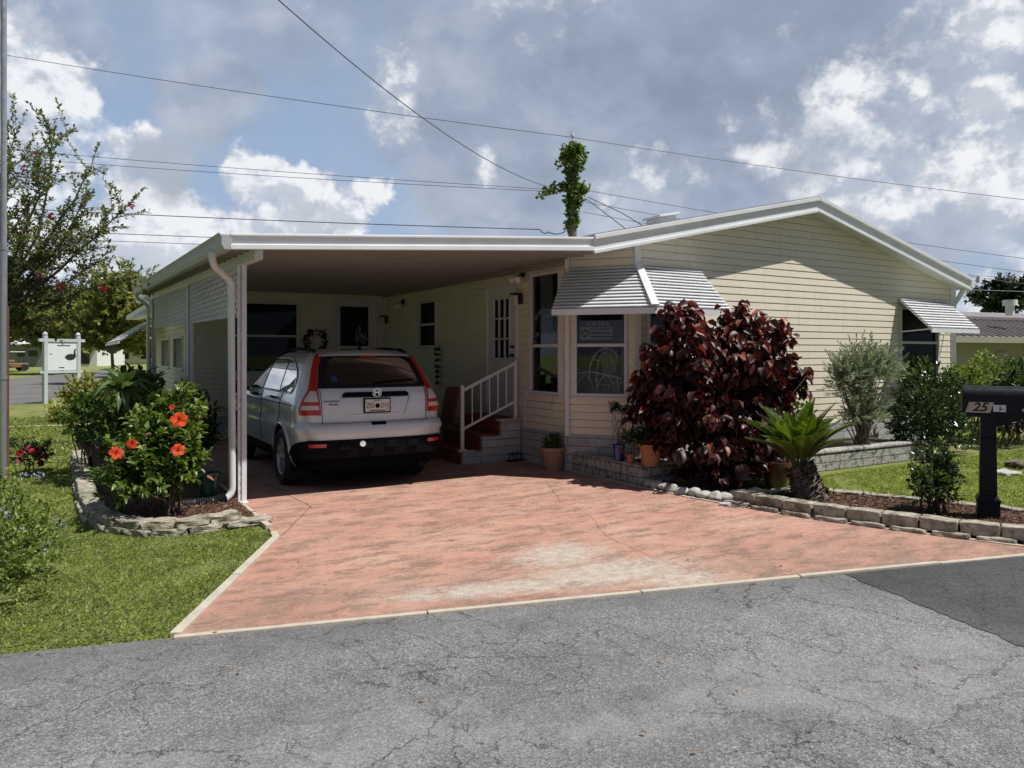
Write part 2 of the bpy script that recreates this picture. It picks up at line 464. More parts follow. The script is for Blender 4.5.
# 1 grey overcast sheets
gb = blobs([(660, -40, 180, 380), (760, 110, 140, 280), (500, 130, 60, 150, .95), (215, 95, 24, 80, .85), (290, -30, 40, 130, .75), (160, 165, 12, 60, .8), (60, 10, 20, 80, .6),
            (940, 60, 90, 200, .9), (330, 205, 10, 60, .7), (600, 200, 60, 180, .9), (200, -160, 60, 260, .8), (1250, 60, 100, 300, .8), (100, 268, 5, 50, .6)])
gm = t.mapr(t.m('ADD', t.m('MULTIPLY', gb, 1.0), t.m('MULTIPLY_ADD', f2, 1.0, -.50)), .10, .75)
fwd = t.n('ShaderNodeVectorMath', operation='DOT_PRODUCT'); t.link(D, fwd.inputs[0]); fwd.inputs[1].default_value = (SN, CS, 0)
behind = t.mapr(fwd.outputs['Value'], .1, .75, 1, 0)                 # unseen sky, given added cloud to cut the ambient light
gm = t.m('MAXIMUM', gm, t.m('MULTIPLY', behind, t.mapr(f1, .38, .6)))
tone = t.m('ADD', t.m('MULTIPLY', f2, .55), t.m('MULTIPLY', f1, .45))
bil = t.mapr(t.m('SUBTRACT', t.noise(t.vmap(D, scale=(1, 1, 1.3)), 4.2, 7, .58), t.noise(t.vmap(D, scale=(1, 1, 1.3), loc=(.018, -.012, .035)), 4.2, 7, .58)), -.09, .09, 0, 1)
tone = t.m('ADD', tone, t.m('MULTIPLY_ADD', bil, .11, -.06))
gcol = t.ramp(tone, [(.24, (.215, .265, .35)), (.46, (.345, .405, .51)), (.56, (.45, .51, .61)), (.68, (.66, .70, .765))])
c = t.mix(t.m('MULTIPLY', gm, .92), skyc, gcol)
# 2 bright cumulus
wb = blobs([(30, 70, 20, 56, .85), (15, 100, 10, 40, .8), (108, 145, 4, 30, .7), (135, 138, 3, 24, .7), (180, 240, 20, 66, .95), (90, 262, 20, 64, .9), (75, 190, 4, 30, .8), (205, 208, 4, 38, .9), (140, 222, 10, 40, .85), (345, 225, 10, 40, .8), (240, 250, 20, 60, .9), (265, 192, 12, 46), (310, 185, 10, 40), (300, 230, 20, 60, .9), (375, 190, 6, 32, .9),
            (400, 118, 8, 80, .48), (495, 158, 2, 30, .5), (610, 188, 10, 60, .55), (655, 182, 10, 62, .62), (700, 172, 4, 46, .42), (880, 100, 20, 80, .82), (905, 55, 20, 66, .7), (985, 112, 6, 44, .85), (850, 195, 20, 76, .68), (760, 150, 6, 70, .42),
            (945, 165, 14, 62, .85), (1020, 185, 20, 70, .8), (985, 10, 14, 64, .7), (520, 20, 20, 100, .40), (1100, 250, 30, 140, .6), (-120, 200, 60, 220, .8)])
wb = t.m('MULTIPLY', wb, t.mapr(behind, 0, .6, 1, 0))
dens = t.m('ADD', wb, t.m('MULTIPLY_ADD', f4, 2.2, -1.16))
wm = t.mapr(dens, .22, .72)
lit = t.mapr(t.m('SUBTRACT', f4, f3), -.06, .07, 0, 1)
core = t.mapr(dens, .3, 1.2, 0, .35)
wcol = t.mix(lit, (.50, .55, .64), (.96, .965, .975))
wcol = t.mix(core, wcol, (.86, .88, .91))
c = t.mix(t.m('MULTIPLY', wm, .9), c, wcol)
# 3 grey bases in front of the white heaps
db = blobs([(165, 175, 14, 55, .95), (315, 207, 4, 26, .9), (215, 140, 16, 50, .7), (110, 275, 10, 46, .75), (235, 262, 10, 60, .6), (960, 225, 10, 60, .5), (800, 150, 20, 80, .7), (440, 190, 10, 60, .7)])
dm = t.mapr(t.m('ADD', db, t.m('MULTIPLY_ADD', f2, 1.6, -.8)), .3, 1.0, 0, .8)
c = t.mix(dm, c, t.mix(f4, (.32, .37, .45), (.54, .585, .665)))
# whitish horizon
c = t.mix(t.mapr(sz.outputs[2], .0, .09, .5, 0), c, (.60, .66, .74))
# unseen sky overhead and behind is darkened to lower the ambient light
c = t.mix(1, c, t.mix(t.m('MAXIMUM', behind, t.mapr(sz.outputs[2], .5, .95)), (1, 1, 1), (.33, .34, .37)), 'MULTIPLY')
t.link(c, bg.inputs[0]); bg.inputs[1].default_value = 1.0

# ------------------------------------------------------------------ ground sheets
def sheet(name, pts, z, m, kind='structure', zs=None):
    mb = MB(); mb.add([(p[0], p[1], z) for p in pts], [tuple(range(len(pts)))])
    o = mb.build(name, m, recalc=False)
    if o.data.polygons[0].normal.z < 0: o.data.flip_normals()
    if kind: o['kind'] = kind
    return o

# lawn soil / far grass
m, t = newmat('lawn_ground'); p = t.pos()
a = t.ramp(t.noise(p, 1.1, 6, .65), [(.3, (.17, .20, .08)), (.5, (.26, .30, .115)), (.7, (.36, .36, .18))])
b = t.ramp(t.noise(p, 60, 4, .6), [(.3, (.45, .45, .4)), (.7, (1.25, 1.25, 1.1))])
c = t.mix(1, a, b, 'MULTIPLY')
c = t.mix(t.mapr(t.noise(p, .9, 6, .7), .58, .72, 0, .6), c, (.15, .12, .07))
t.link(c, t.b.inputs['Base Color']); t.b.inputs['Roughness'].default_value = 1; t.b.inputs['Specular IOR Level'].default_value = .1
t.link(t.bump(t.noise(p, 90, 4, .7), .8, .03), t.b.inputs['Normal'])
sheet('ground', [(-900, -900), (900, -900), (900, 900), (-900, 900)], 0, 'lawn_ground')

# asphalt
def asphalt(name, base, speck, crackw, dark):
    m, t = newmat(name); p = t.pos()
    big = t.noise(p, .55, 6, .6); mid = t.noise(p, 3.2, 6, .62)
    c = t.ramp(t.m('ADD', t.m('MULTIPLY', big, .6), t.m('MULTIPLY', mid, .4)), [(.36, [q * .70 for q in base]), (.5, base), (.64, [q * 1.22 for q in base])])
    # worn aggregate
    vo = t.n('ShaderNodeTexVoronoi'); t.link(p, vo.inputs['Vector']); vo.inputs['Scale'].default_value = 150
    sp = t.n('ShaderNodeSeparateColor'); t.link(vo.outputs['Color'], sp.inputs[0])
    agg = t.ramp(sp.outputs[0], [(.0, [.45] * 3), (.5, [.93] * 3), (.82, [1.08] * 3), (1, [1.15 + speck] * 3)])
    c = t.mix(1, c, agg, 'MULTIPLY')
    fine = t.ramp(t.noise(p, 42, 6, .8), [(.36, (.74, .74, .74)), (.64, (1.2, 1.2, 1.2))])
    c = t.mix(1, c, fine, 'MULTIPLY')
    st = t.mapr(t.noise(t.vmap(p, (.5, 1.5, 1), (0, 0, .27)), .8, 6, .6), .52, .68, 0, .5)
    c = t.mix(st, c, [q * .45 for q in base])
    sx_ = t.n('ShaderNodeSeparateXYZ'); t.link(p, sx_.inputs[0])
    dl = t.m('SUBTRACT', 4.7336, t.m('MULTIPLY_ADD', sx_.outputs[0], .261, sx_.outputs[1]))      # metres in front of the driveway line
    dlw = t.m('ADD', dl, t.m('MULTIPLY_ADD', t.noise(p, 1.2, 5, .6), 1.2, -.6))
    c = t.mix(t.mapr(dlw, .05, .75, .38, 0), c, [q * .5 for q in base])                          # damp, mossy margin
    wear = t.m('MULTIPLY', t.mapr(t.m('ABSOLUTE', t.m('SUBTRACT', dlw, 1.55)), 0, .55, 1, 0), t.mapr(mid, .35, .6, .1, .42))
    c = t.mix(wear, c, [q * 1.35 for q in base])                                                  # paler wheel track
    oil = t.mapr(t.noise(p, 1.7, 4, .5), .66, .74, 0, .4); c = t.mix(oil, c, [q * .4 for q in base])
    # cracks: wobbling cell borders that fade in and out
    wob = t.n('ShaderNodeVectorMath', operation='MULTIPLY_ADD'); t.link(t.noise(p, 3, 6, .7, out=1), wob.inputs[0]); wob.inputs[1].default_value = (.42, .42, .42); t.link(p, wob.inputs[2])
    cr = None
    for sc, wd, lo, hi, msc in ((.8, .0036, .38, .50, .5), (1.9, .0034, .42, .54, .7), (4.2, .0036, .50, .60, .9)):
        v = t.n('ShaderNodeTexVoronoi', feature='DISTANCE_TO_EDGE'); t.link(t.vmap(wob.outputs[0], (1, 1, 0)), v.inputs['Vector']); v.inputs['Scale'].default_value = sc
        wv = t.m('MULTIPLY', t.noise(p, 6, 3), wd * sc * 2 * crackw)
        k = t.m('SUBTRACT', 1, t.mapr(t.m('DIVIDE', v.outputs['Distance'], wv), .3, 1.0))
        k = t.m('MULTIPLY', k, t.mapr(t.noise(p, msc, 3), lo, hi))
        cr = k if cr is None else t.m('MAXIMUM', cr, k)
    c = t.mix(t.m('MULTIPLY', cr, .75), c, (.03, .03, .03))
    t.link(c, t.b.inputs['Base Color']); t.b.inputs['Roughness'].default_value = .82; t.b.inputs['Specular IOR Level'].default_value = .35
    h = t.m('SUBTRACT', t.m('ADD', sp.outputs[0], t.noise(p, 70, 3)), t.m('MULTIPLY', cr, 3))
    t.link(t.bump(h, .55, .006), t.b.inputs['Normal'])
asphalt('asphalt_old', (.225, .225, .228), .5, 1.0, 0)
asphalt('asphalt_sealed', (.098, .100, .106), .25, .7, 0)
asphalt('asphalt_far', (.23, .225, .22), .3, .5, 0)
DF = lambda x: 4.59 - .261 * (x - .55)          # road / driveway line
sheet('road', [(-60, DF(-60)), (.55, 4.59), (60, DF(60)), (60, -60), (-60, -60)], .004, 'asphalt_old')
pa, pb = Vector((4.86, DF(4.86))), Vector((4.48, 2.08)); pd = (pb - pa)
sheet('road_patch', [pa] + [pa + pd * (i / 40 * 1.35) + Vector((random.uniform(-.018, .018), random.uniform(-.01, .01))) for i in range(1, 40)] + [pa + pd * 1.35, (20, -1.4), (20, DF(20))], .008, 'asphalt_sealed')

# driveway
m, t = newmat('driveway_salmon'); p = t.pos()
bp = t.vmap(p, rot=(0, 0, .45))
br = t.n('ShaderNodeTexBrick'); t.link(bp, br.inputs['Vector']); br.inputs['Scale'].default_value = 1
br.inputs['Brick Width'].default_value = .22; br.inputs['Row Height'].default_value = .11; br.inputs['Mortar Size'].default_value = .006; br.inputs['Mortar Smooth'].default_value = .6
br.inputs['Color1'].default_value = (.50, .235, .165, 1); br.inputs['Color2'].default_value = (.42, .185, .13, 1); br.inputs['Mortar'].default_value = (.34, .17, .125, 1)
base = t.ramp(t.noise(p, 1.3, 6, .6), [(.3, (.45, .25, .195)), (.5, (.55, .325, .255)), (.7, (.63, .42, .34))])
c = t.mix(.25, base, br.outputs[0])
stretch = t.vmap(p, (1.0, 2.4, 1), (0, 0, .26))
# grime in streaks
g1 = t.mapr(t.noise(stretch, 5.5, 10, .76), .47, .60, 0, .55)
g1 = t.m('MULTIPLY', g1, t.mapr(t.noise(stretch, 1.3, 5, .62), .36, .56, .22, 1))
c = t.mix(g1, c, (.235, .16, .13))
g2 = t.mapr(t.m('ADD', t.noise(stretch, 26, 8, .85), t.m('MULTIPLY_ADD', t.noise(stretch, 2.4, 6, .65), .9, -.45)), .50, .60, 0, .72)
c = t.mix(g2, c, (.20, .135, .105))
# grime along the street edge
s0 = t.n('ShaderNodeSeparateXYZ'); t.link(p, s0.inputs[0])
dline = t.m('ADD', t.m('MULTIPLY_ADD', s0.outputs[0], .261, -4.7336), s0.outputs[1])     # metres behind the road line
edge = t.m('MULTIPLY', t.mapr(dline, .05, 1.25, .62, 0), t.mapr(t.noise(p, 2.6, 8, .7), .36, .62))
c = t.mix(edge, c, (.19, .135, .105))
# paint worn down to the concrete: along the middle of the street edge
def worn(cx, cy, rx, ry, ang):
    q = t.vmap(t.vmap(p, loc=(-cx, -cy, 0)), rot=(0, 0, -ang)); q = t.vmap(q, (1 / rx, 1 / ry, 0))
    l = t.n('ShaderNodeVectorMath', operation='LENGTH'); t.link(q, l.inputs[0]); return l.outputs['Value']
wd = None
for (u, v, rx, ry, a) in ((610, 574, .95, .42, -.2), (500, 590, 1.1, .22, -.26), (680, 580, .5, .25, -.3), (560, 556, .6, .45, .3)):
    g_ = ground(u, v); x = t.m('SUBTRACT', 1, worn(g_.x, g_.y, rx, ry, a)); wd = x if wd is None else t.m('MAXIMUM', wd, x)
wn = t.m('MULTIPLY_ADD', t.m('SUBTRACT', t.noise(stretch, 30, 6, .8), .5), .5, t.noise(stretch, 5, 10, .78))
wm = t.mapr(t.m('ADD', wd, t.m('MULTIPLY_ADD', wn, 2.4, -1.2)), .0, .75, 0, .85)
wm = t.m('MULTIPLY', wm, t.mapr(wd, -.9, .1))
wc = t.ramp(t.noise(p, 14, 8, .7), [(.3, (.34, .29, .25)), (.55, (.54, .485, .42)), (.75, (.66, .62, .55))])
c = t.mix(wm, c, wc)
sp2 = t.mapr(t.noise(stretch, 11, 9, .8), .54, .66, 0, .6); c = t.mix(t.m('MULTIPLY', sp2, t.mapr(t.noise(p, 1.1, 2), .40, .6)), c, (.62, .52, .44))
c = t.mix(.5, c, t.ramp(t.noise(p, 120, 3, .7), [(.35, (.7, .7, .7)), (.65, (1.15, 1.15, 1.15))]), 'MULTIPLY')
t.link(c, t.b.inputs['Base Color']); t.b.inputs['Roughness'].default_value = .82; t.b.inputs['Specular IOR Level'].default_value = .3
h = t.m('ADD', t.m('MULTIPLY', br.outputs['Fac'], -.6), t.noise(p, 60, 6, .7))
t.link(t.bump(h, .4, .008), t.b.inputs['Normal'])
DRV = [(.55, 4.59), (1.58, 6.57), (1.60, 7.44), (1.60, 18), (2.0, 18), (2.0, 15.35), (5.95, 15.35), (5.95, 8.5), (5.90, 6.9), (5.93, 6.1), (6.02, 5.48), (6.14, 4.95), (6.34, 4.3), (6.6, 3.6), (6.86, DF(6.86))]
sheet('driveway', DRV, .012, 'driveway_salmon')
def strip(name, pts, w, h, m, z0=0):
    mb = MB()
    for a, b in zip(pts[:-1], pts[1:]):
        a = Vector((*a, z0)); b = Vector((*b, z0)); d = (b - a); L = d.length; d.normalize()
        k = max(1, round(L / 1.2))
        for i in range(k):
            p0 = a + d * (L * i / k + .004); p1 = a + d * (L * (i + 1) / k - .004)
            j = random.uniform(-.004, .004)
            mb.bar(p0 + Vector((0, 0, h / 2 + j)), p1 + Vector((0, 0, h / 2 + j)), w, h)
    return mb.build(name, m, bevel=.004)
structure(strip('driveway_edge', [(.53, 4.60), (1.56, 6.59), (1.585, 6.78)], .06, .036, 'concrete_edge'))
structure(strip('driveway_edge', [(1.60, 7.02), (1.585, 7.42), (1.585, 9.6)], .06, .045, 'concrete_edge'))
structure(strip('driveway_edge', [(.52, 4.585), (3.3, DF(3.3) - .012), (6.9, DF(6.9) - .012)], .042, .022, 'concrete_edge'))
structure(strip('driveway_edge', [(5.92, 8.36), (5.90, 6.9), (5.93, 6.1), (6.03, 5.48), (6.15, 4.95), (6.35, 4.3), (6.61, 3.6), (6.87, 2.99)], .045, .022, 'concrete_edge'))
mat('driveway_salmon_dark', (.13, .08, .06), .9)
def groove(name, uv, w, m):
    mb = MB(); pts = [ground(u, v, .015) for u, v in uv]; out = []
    for a, b in zip(pts[:-1], pts[1:]):
        for i in range(6):
            q = a.lerp(b, i / 6); out.append(q + Vector((random.uniform(-.012, .012), random.uniform(-.012, .012), 0)))
    out.append(pts[-1])
    for a, b in zip(out[:-1], out[1:]):
        d = (b - a).normalized(); s = Vector((-d.y, d.x, 0)) * w / 2 * random.uniform(.5, 1.1)
        mb.quad(a - s, b - s, b + s, a + s)
    o = mb.build(name, m, recalc=False); return structure(o)
groove('driveway_joint', [(283, 534), (311, 507), (303, 502), (262, 481), (246, 473)], .007, 'dark_frame')
groove('driveway_crack', [(545, 480), (560, 500), (590, 515), (606, 536), (650, 556), (715, 578)], .0032, 'driveway_salmon_dark')

# road and grass far on the left
FR = [ground(u, v) for u, v in ((-160, 414), (-60, 409), (8, 405), (41, 404), (60, 397), (100, 388), (150, 378), (104, 370.4), (71, 373), (8, 379), (-60, 385), (-160, 392))]
sheet('side_road', [(q.x, q.y) for q in FR], .006, 'asphalt_far')
structure(strip('path_edge', [(-3.2, 19.9), (-.48, 19.42), (.35, 19.27)], .16, .03, 'concrete_edge'))

# mulch and soil
m, t = newmat('mulch'); p = t.pos()
c = t.ramp(t.noise(p, 34, 7, .75), [(.3, (.035, .02, .013)), (.5, (.11, .055, .032)), (.62, (.20, .11, .07)), (.75, (.30, .20, .14))])
t.link(c, t.b.inputs['Base Color']); t.b.inputs['Roughness'].default_value = .95
t.link(t.bump(t.noise(p, 45, 6, .7), 1, .03), t.b.inputs['Normal'])
MUL = [(6.02, 5.5), (6.16, 4.95), (6.38, 4.3), (6.66, 3.6), (7.0, 2.95), (7.5, 2.6), (8.35, 3.1), (8.05, 3.95), (7.75, 4.65), (7.45, 5.33), (7.15, 5.75), (6.6, 5.72)]
sheet('mulch_bed', MUL, .05, 'mulch')
sheet('soil_bed', [(5.93, 8.35), (5.92, 6.9), (5.95, 6.1), (6.02, 5.55), (6.6, 5.72), (6.95, 6.0), (7.0, 7.7), (6.4, 7.7)], .03, 'soil')
BEDL = [(1.56, 7.42), (1.4, 7.36), (.95, 7.28), (.62, 7.45), (.36, 7.95), (.27, 8.6), (.24, 10), (.22, 13), (.2, 17.5), (1.56, 17.5)]
sheet('planting_bed', BEDL, .06, 'mulch')

def inpoly(P, poly):
    x, y = P[:, 0], P[:, 1]; ins = np.zeros(len(P), bool); n = len(poly)
    for i in range(n):
        x1, y1 = poly[i]; x2, y2 = poly[(i + 1) % n]
        c_ = ((y1 > y) != (y2 > y)) & (x < (x2 - x1) * (y - y1) / (y2 - y1 + 1e-12) + x1); ins ^= c_
    return ins
leafmat('grass_blade', [(0, (.27, .33, .12)), (.45, (.47, .54, .225)), (.8, (.58, .62, .31)), (.93, (.64, .60, .38)), (1, (.66, .57, .40))], .6, .4, .2)
def grass(name, poly, dens, L, holes=(), thin=.5):
    x0, y0 = np.min(poly, 0); x1, y1 = np.max(poly, 0)
    n = int((x1 - x0) * (y1 - y0) * dens)
    P = np.column_stack([rng.uniform(x0, x1, n), rng.uniform(y0, y1, n)])
    ok = inpoly(P, poly)
    for h_ in holes: ok &= ~inpoly(P, h_)
    # patchy growth
    pv = np.sin(P[:, 0] * 5.1 + 1.3 * np.sin(P[:, 1] * 3.7)) + np.sin(P[:, 1] * 6.3 + 1.7 * np.sin(P[:, 0] * 4.1 + 1))
    ok &= rng.random(n) > thin * np.clip(-pv - .2, 0, 1.9)
    P = P[ok]; pv = pv[ok]; n = len(P)
    d = np.column_stack([rng.normal(0, .9, n), rng.normal(0, .9, n), rng.uniform(.15, .8, n)])
    r = np.clip(rng.normal(.42, .2, n) + .06 * pv + (pv < -.9) * .25, 0, 1)
    o = leaves(name, np.column_stack([P, np.zeros(n)]), d, L * rng.uniform(.6, 1.25, n), .10, 'grass_blade', tpl=LEAF_SMALL, roll=.8, rnd=r, droop=2.2)
    return tag(o, None, None, kind='stuff')
LAWN1 = [(-1.6, DF(-1.6) + .01), (.51, 4.62), (1.53, 6.6), (1.55, 6.9), (1.45, 7.28), (.95, 7.22), (.58, 7.38), (.28, 7.95), (.18, 8.6), (-1.6, 8.6)]
g = grass('grass', LAWN1, 10500, .030); tag(g, 'mown patchy lawn between the road and the stone edged bed', 'grass')
g = grass('grass', [(-2.6, 8.6), (.16, 8.6), (.12, 12.5), (-2.6, 12.5)], 3000, .05); tag(g, 'mown lawn strip left of the carport bed', 'grass')
g = grass('grass', [(-3.5, 12.5), (.12, 12.5), (.12, 22), (-4, 22)], 700, .09); tag(g, 'mown lawn further back towards the white board', 'grass')
LAWN2 = [(6.9, 6.35), (7.5, 5.42), (7.8, 4.7), (8.1, 4.0), (8.45, 3.1), (9.5, 2.6), (14.5, 3.0), (14.5, 6.4), (11.3, 6.42)]
g = grass('grass', LAWN2, 3600, .038); tag(g, 'sunlit mown lawn right of the red driveway', 'grass')
g = grass('grass', [(14.5, 2.0), (22, 2.0), (22, 9.5), (14.5, 9.5)], 500, .09); tag(g, 'lawn behind the black mailbox', 'grass')
g = grass('grass', [(6.5, 5.8), (7.2, 5.75), (6.9, 6.5), (6.6, 6.55)], 1500, .06); tag(g, 'thin grass patch under the copper leaved bush', 'grass')
# bark chips
leafmat('chips', [(0, (.06, .03, .018)), (.5, (.17, .085, .05)), (.85, (.30, .18, .12)), (1, (.42, .32, .25))], .9, 0)
def chips(name, poly, dens, z, lab):
    x0, y0 = np.min(poly, 0); x1, y1 = np.max(poly, 0); n = int((x1 - x0) * (y1 - y0) * dens)
    P = np.column_stack([rng.uniform(x0, x1, n), rng.uniform(y0, y1, n)]); P = P[inpoly(P, poly)]; n = len(P)
    d = np.column_stack([rng.normal(0, 1, (n, 2)), rng.normal(0, .25, n)])
    o = leaves(name, np.column_stack([P, np.full(n, z) + rng.uniform(0, .02, n)]), d, rng.uniform(.015, .05, n), .3, 'chips', roll=.5)
    tag(o, lab, 'mulch', kind='stuff')
chips('bark_mulch', MUL, 1500, .055, 'red brown bark mulch around the mailbox and cycad')
chips('bark_mulch', BEDL[:6] + [(1.5, 8.6)], 1300, .065, 'red brown bark mulch under the hibiscus')
# fallen leaves on the driveway and road
leafmat('dry_leaf', [(0, (.16, .05, .03)), (1, (.30, .16, .08))], .7, .1)
for i, (u, v) in enumerate(((212, 633), (662, 664), (916, 664), (870, 568), (647, 733), (735, 690), (692, 752), (300, 562), (452, 540), (780, 566), (690, 560), (240, 670), (420, 700))):
    o = leaves('fallen_leaf', np.zeros((1, 3)), [[math.cos(i * 2.1), math.sin(i * 2.1), .1]], .032, .5, 'dry_leaf', tpl=LEAF_BIG, roll=.2); o.location = ground(u, v, .02)
    tag(o, 'tiny dry brown leaf lying flat on the paving or asphalt', 'leaf', 'fallen dry leaves')
# ------------------------------------------------------------------ the house
HOUSE = empty('mobile_home', 'cream sided single storey home with white carport, slatted awnings and low gable', 'house', (10, 7.9, 0))
def V3(o, d, n, u, v, off=0):
    return (o[0] + d[0] * u + n[0] * off, o[1] + d[1] * u + n[1] * off, v)
def poly_span(poly, v):
    xs = []
    for (a, b), (c_, e) in zip(poly, poly[1:] + poly[:1]):
        if (b - v) * (e - v) < 0: xs.append(a + (c_ - a) * (v - b) / (e - b))
    return (min(xs), max(xs)) if len(xs) >= 2 else None
def siding(name, o, d, n, poly, openings=(), m='siding_cream', course=.104, dep=.007, parent=None, label=None):
    mb = MB(); v0 = min(p[1] for p in poly); v1 = max(p[1] for p in poly)
    br = {round(v0 + i * course, 4) for i in range(int((v1 - v0) / course) + 2)} | {round(p[1], 4) for p in poly}
    br |= {round(v0 + (i + .915) * course, 4) for i in range(int((v1 - v0) / course) + 2)}
    for a in openings: br |= {round(a[2], 4), round(a[3], 4)}
    br = sorted(b for b in br if v0 - 1e-6 <= b <= v1 + 1e-6)
    for va, vb in zip(br[:-1], br[1:]):
        if vb - va < 1e-3: continue
        A = poly_span(poly, va + 1e-5); B = poly_span(poly, vb - 1e-5)
        if not A or not B: continue
        ci = math.floor((va - v0 + 1e-4) / course); fa = (va - v0) / course - ci; fb = (vb - v0) / course - ci
        if fa >= .90: oa, ob = -.013, -.013
        else: oa, ob = dep * (1 - max(0, fa)), dep * (1 - min(1, fb))
        cuts = sorted([(q[0], q[1]) for q in openings if q[2] < vb - 1e-4 and q[3] > va + 1e-4])
        L = (A[0], B[0]); pieces = []
        for c0, c1 in cuts:
            pieces.append((L[0], L[1], c0, c0)); L = (c1, c1)
        pieces.append((L[0], L[1], A[1], B[1]))
        for la, lb, ra, rb in pieces:
            if ra - la < 1e-3 and rb - lb < 1e-3: continue
            mb.quad(V3(o, d, n, la, va, oa), V3(o, d, n, ra, va, oa), V3(o, d, n, rb, vb, ob), V3(o, d, n, lb, vb, ob))
            if fa < .01: mb.quad(V3(o, d, n, la, va, -.013), V3(o, d, n, ra, va, -.013), V3(o, d, n, ra, va, oa), V3(o, d, n, la, va, oa))
    ob_ = mb.build(name, m, parent or HOUSE, recalc=False)
    return ob_
def rbox(mb, o, d, n, u0, u1, v0, v1, a, b):
    mb.hexa([V3(o, d, n, u0, v0, a), V3(o, d, n, u1, v0, a), V3(o, d, n, u1, v0, b), V3(o, d, n, u0, v0, b),
             V3(o, d, n, u0, v1, a), V3(o, d, n, u1, v1, a), V3(o, d, n, u1, v1, b), V3(o, d, n, u0, v1, b)])
def window(o, d, n, u0, u1, v0, v1, rail=None, fw=.045, gm='glass_dark', fm='white_trim', parent=None, out=.03, sill=True):
    mb = MB()
    for (a, b, c_, e) in ((u0, u0 + fw, v0, v1), (u1 - fw, u1, v0, v1), (u0 + fw, u1 - fw, v0, v0 + fw), (u0 + fw, u1 - fw, v1 - fw, v1)):
        rbox(mb, o, d, n, a, b, c_, e, -.05, out)
    if sill: rbox(mb, o, d, n, u0 - .02, u1 + .02, v0 - .025, v0, -.01, out + .02)
    if rail: rbox(mb, o, d, n, u0 + fw, u1 - fw, rail - .022, rail + .022, -.035, out - .006)
    wn = mb.build('window', fm, parent or HOUSE, bevel=.003)
    spans = [(v0 + fw, (rail - .022) if rail else v1 - fw)] + ([(rail + .022, v1 - fw)] if rail else [])
    for i, (a, b) in enumerate(spans):
        g = MB(); k = -.012 - .008 * i
        g.quad(V3(o, d, n, u0 + fw, a, k), V3(o, d, n, u1 - fw, a, k), V3(o, d, n, u1 - fw, b, k), V3(o, d, n, u0 + fw, b, k))
        p_ = g.build('pane', gm, wn, recalc=False); p_.location = (0, 0, 0)
    return wn
def part(mb, name, m, bevel=0, smooth=False, parent=None):
    return mb.build(name, m, parent or HOUSE, bevel=bevel, smooth=smooth)
RT = lambda X: 4.015 - (X - 9.89) * .2384 if X > 9.89 else 4.015 - (9.89 - X) * .2171     # roof top
WT = lambda X: RT(X) - .11                                                                     # wall top
def CEIL(X, Y):
    s = (X - 1.45) / 4.47; q = (Y - 7.62) / 10.4
    return (2.63 + .27 * q) * (1 - s) + (2.915 + .0 * q) * s
A0, B0, G0, G1 = (5.92, 8.46), (6.54, 7.72), 6.54, 14.05
CHL = math.hypot(.62, .74); CHD = (.62 / CHL, -.74 / CHL); CHN = (-.74 / CHL, -.62 / CHL)
SK = .50
# carport side wall: u runs toward the viewer (from the back corner)
SO, SD, SNN = (5.92, 15.3), (0, -1), (-1, 0)
uY = lambda Y: 15.3 - Y
side_open = [(uY(13.47), uY(12.65), 1.72, 2.62), (uY(10.75), uY(9.76), .66, 2.70), (uY(9.40), uY(8.60), 1.02, 2.78)]
siding('siding_wall', SO, SD, SNN, [(0, SK), (15.3 - 8.46, SK), (15.3 - 8.46, 2.93), (0, 2.93)], side_open)
window(SO, SD, SNN, *side_open[0], rail=2.16)
window(SO, SD, SNN, *side_open[2], rail=1.72, gm='glass_clear')
# corner bay wall
siding('siding_wall', A0, CHD, CHN, [(0, SK), (CHL, SK), (CHL, WT(6.54)), (0, WT(5.92))], [(.10, .84, 1.02, 2.72)])
window(A0, CHD, CHN, .10, .84, 1.02, 2.72, rail=1.72, gm='glass_clear')
# gable
gw = [(6.70 - G0, 7.42 - G0, 1.02, 2.68), (12.40 - G0, 13.58 - G0, .95, 2.42)]
siding('siding_wall', (G0, 7.72), (1, 0), (0, -1), [(0, SK), (G1 - G0, SK), (G1 - G0, WT(G1)), (9.89 - G0, WT(9.89)), (0, WT(G0))], gw)
window((G0, 7.72), (1, 0), (0, -1), *gw[0], rail=1.72, gm='glass_clear')
window((G0, 7.72), (1, 0), (0, -1), *gw[1], rail=1.80, gm='glass_dark')
# wall at the back of the carport and left side of the back room
bo = [(2.68 - 2.0, 4.08 - 2.0, 1.22, 2.64), (4.76 - 2.0, 5.74 - 2.0, .62, 2.76)]
siding('siding_wall', (2.0, 15.3), (1, 0), (0, -1), [(0, .40), (3.92, .40), (3.92, 2.95), (0, 2.95)], bo)
window((2.0, 15.3), (1, 0), (0, -1), *bo[0], rail=1.96)
LO, LD, LN = (2.0, 22.0), (0, -1), (-1, 0)
lo = [(22 - 19.7, 22 - 18.2, 1.28, 1.96), (22 - 17.4, 22 - 16.0, 1.28, 1.96)]
siding('siding_wall', LO, LD, LN, [(0, .35), (6.7, .35), (6.7, 2.95), (0, 2.95)], lo)
for q in lo: window(LO, LD, LN, *q, gm='shutter_dark', fm='siding_cream')
siding('siding_wall', (G1, 7.72), (0, 1), (1, 0), [(0, SK), (14, SK), (14, 2.9), (0, 2.9)])
mb = MB(); mb.box(2.02, 15.32, 0, 5.9, 15.36, .40); mb.box(2.02, 15.4, 0, 2.06, 22, .35); part(mb, 'foundation', 'grey_trim')
mb = MB(); mb.box(2.0, 21.9, 0, 14, 22, 3.0); part(mb, 'rear_wall', 'siding_cream')
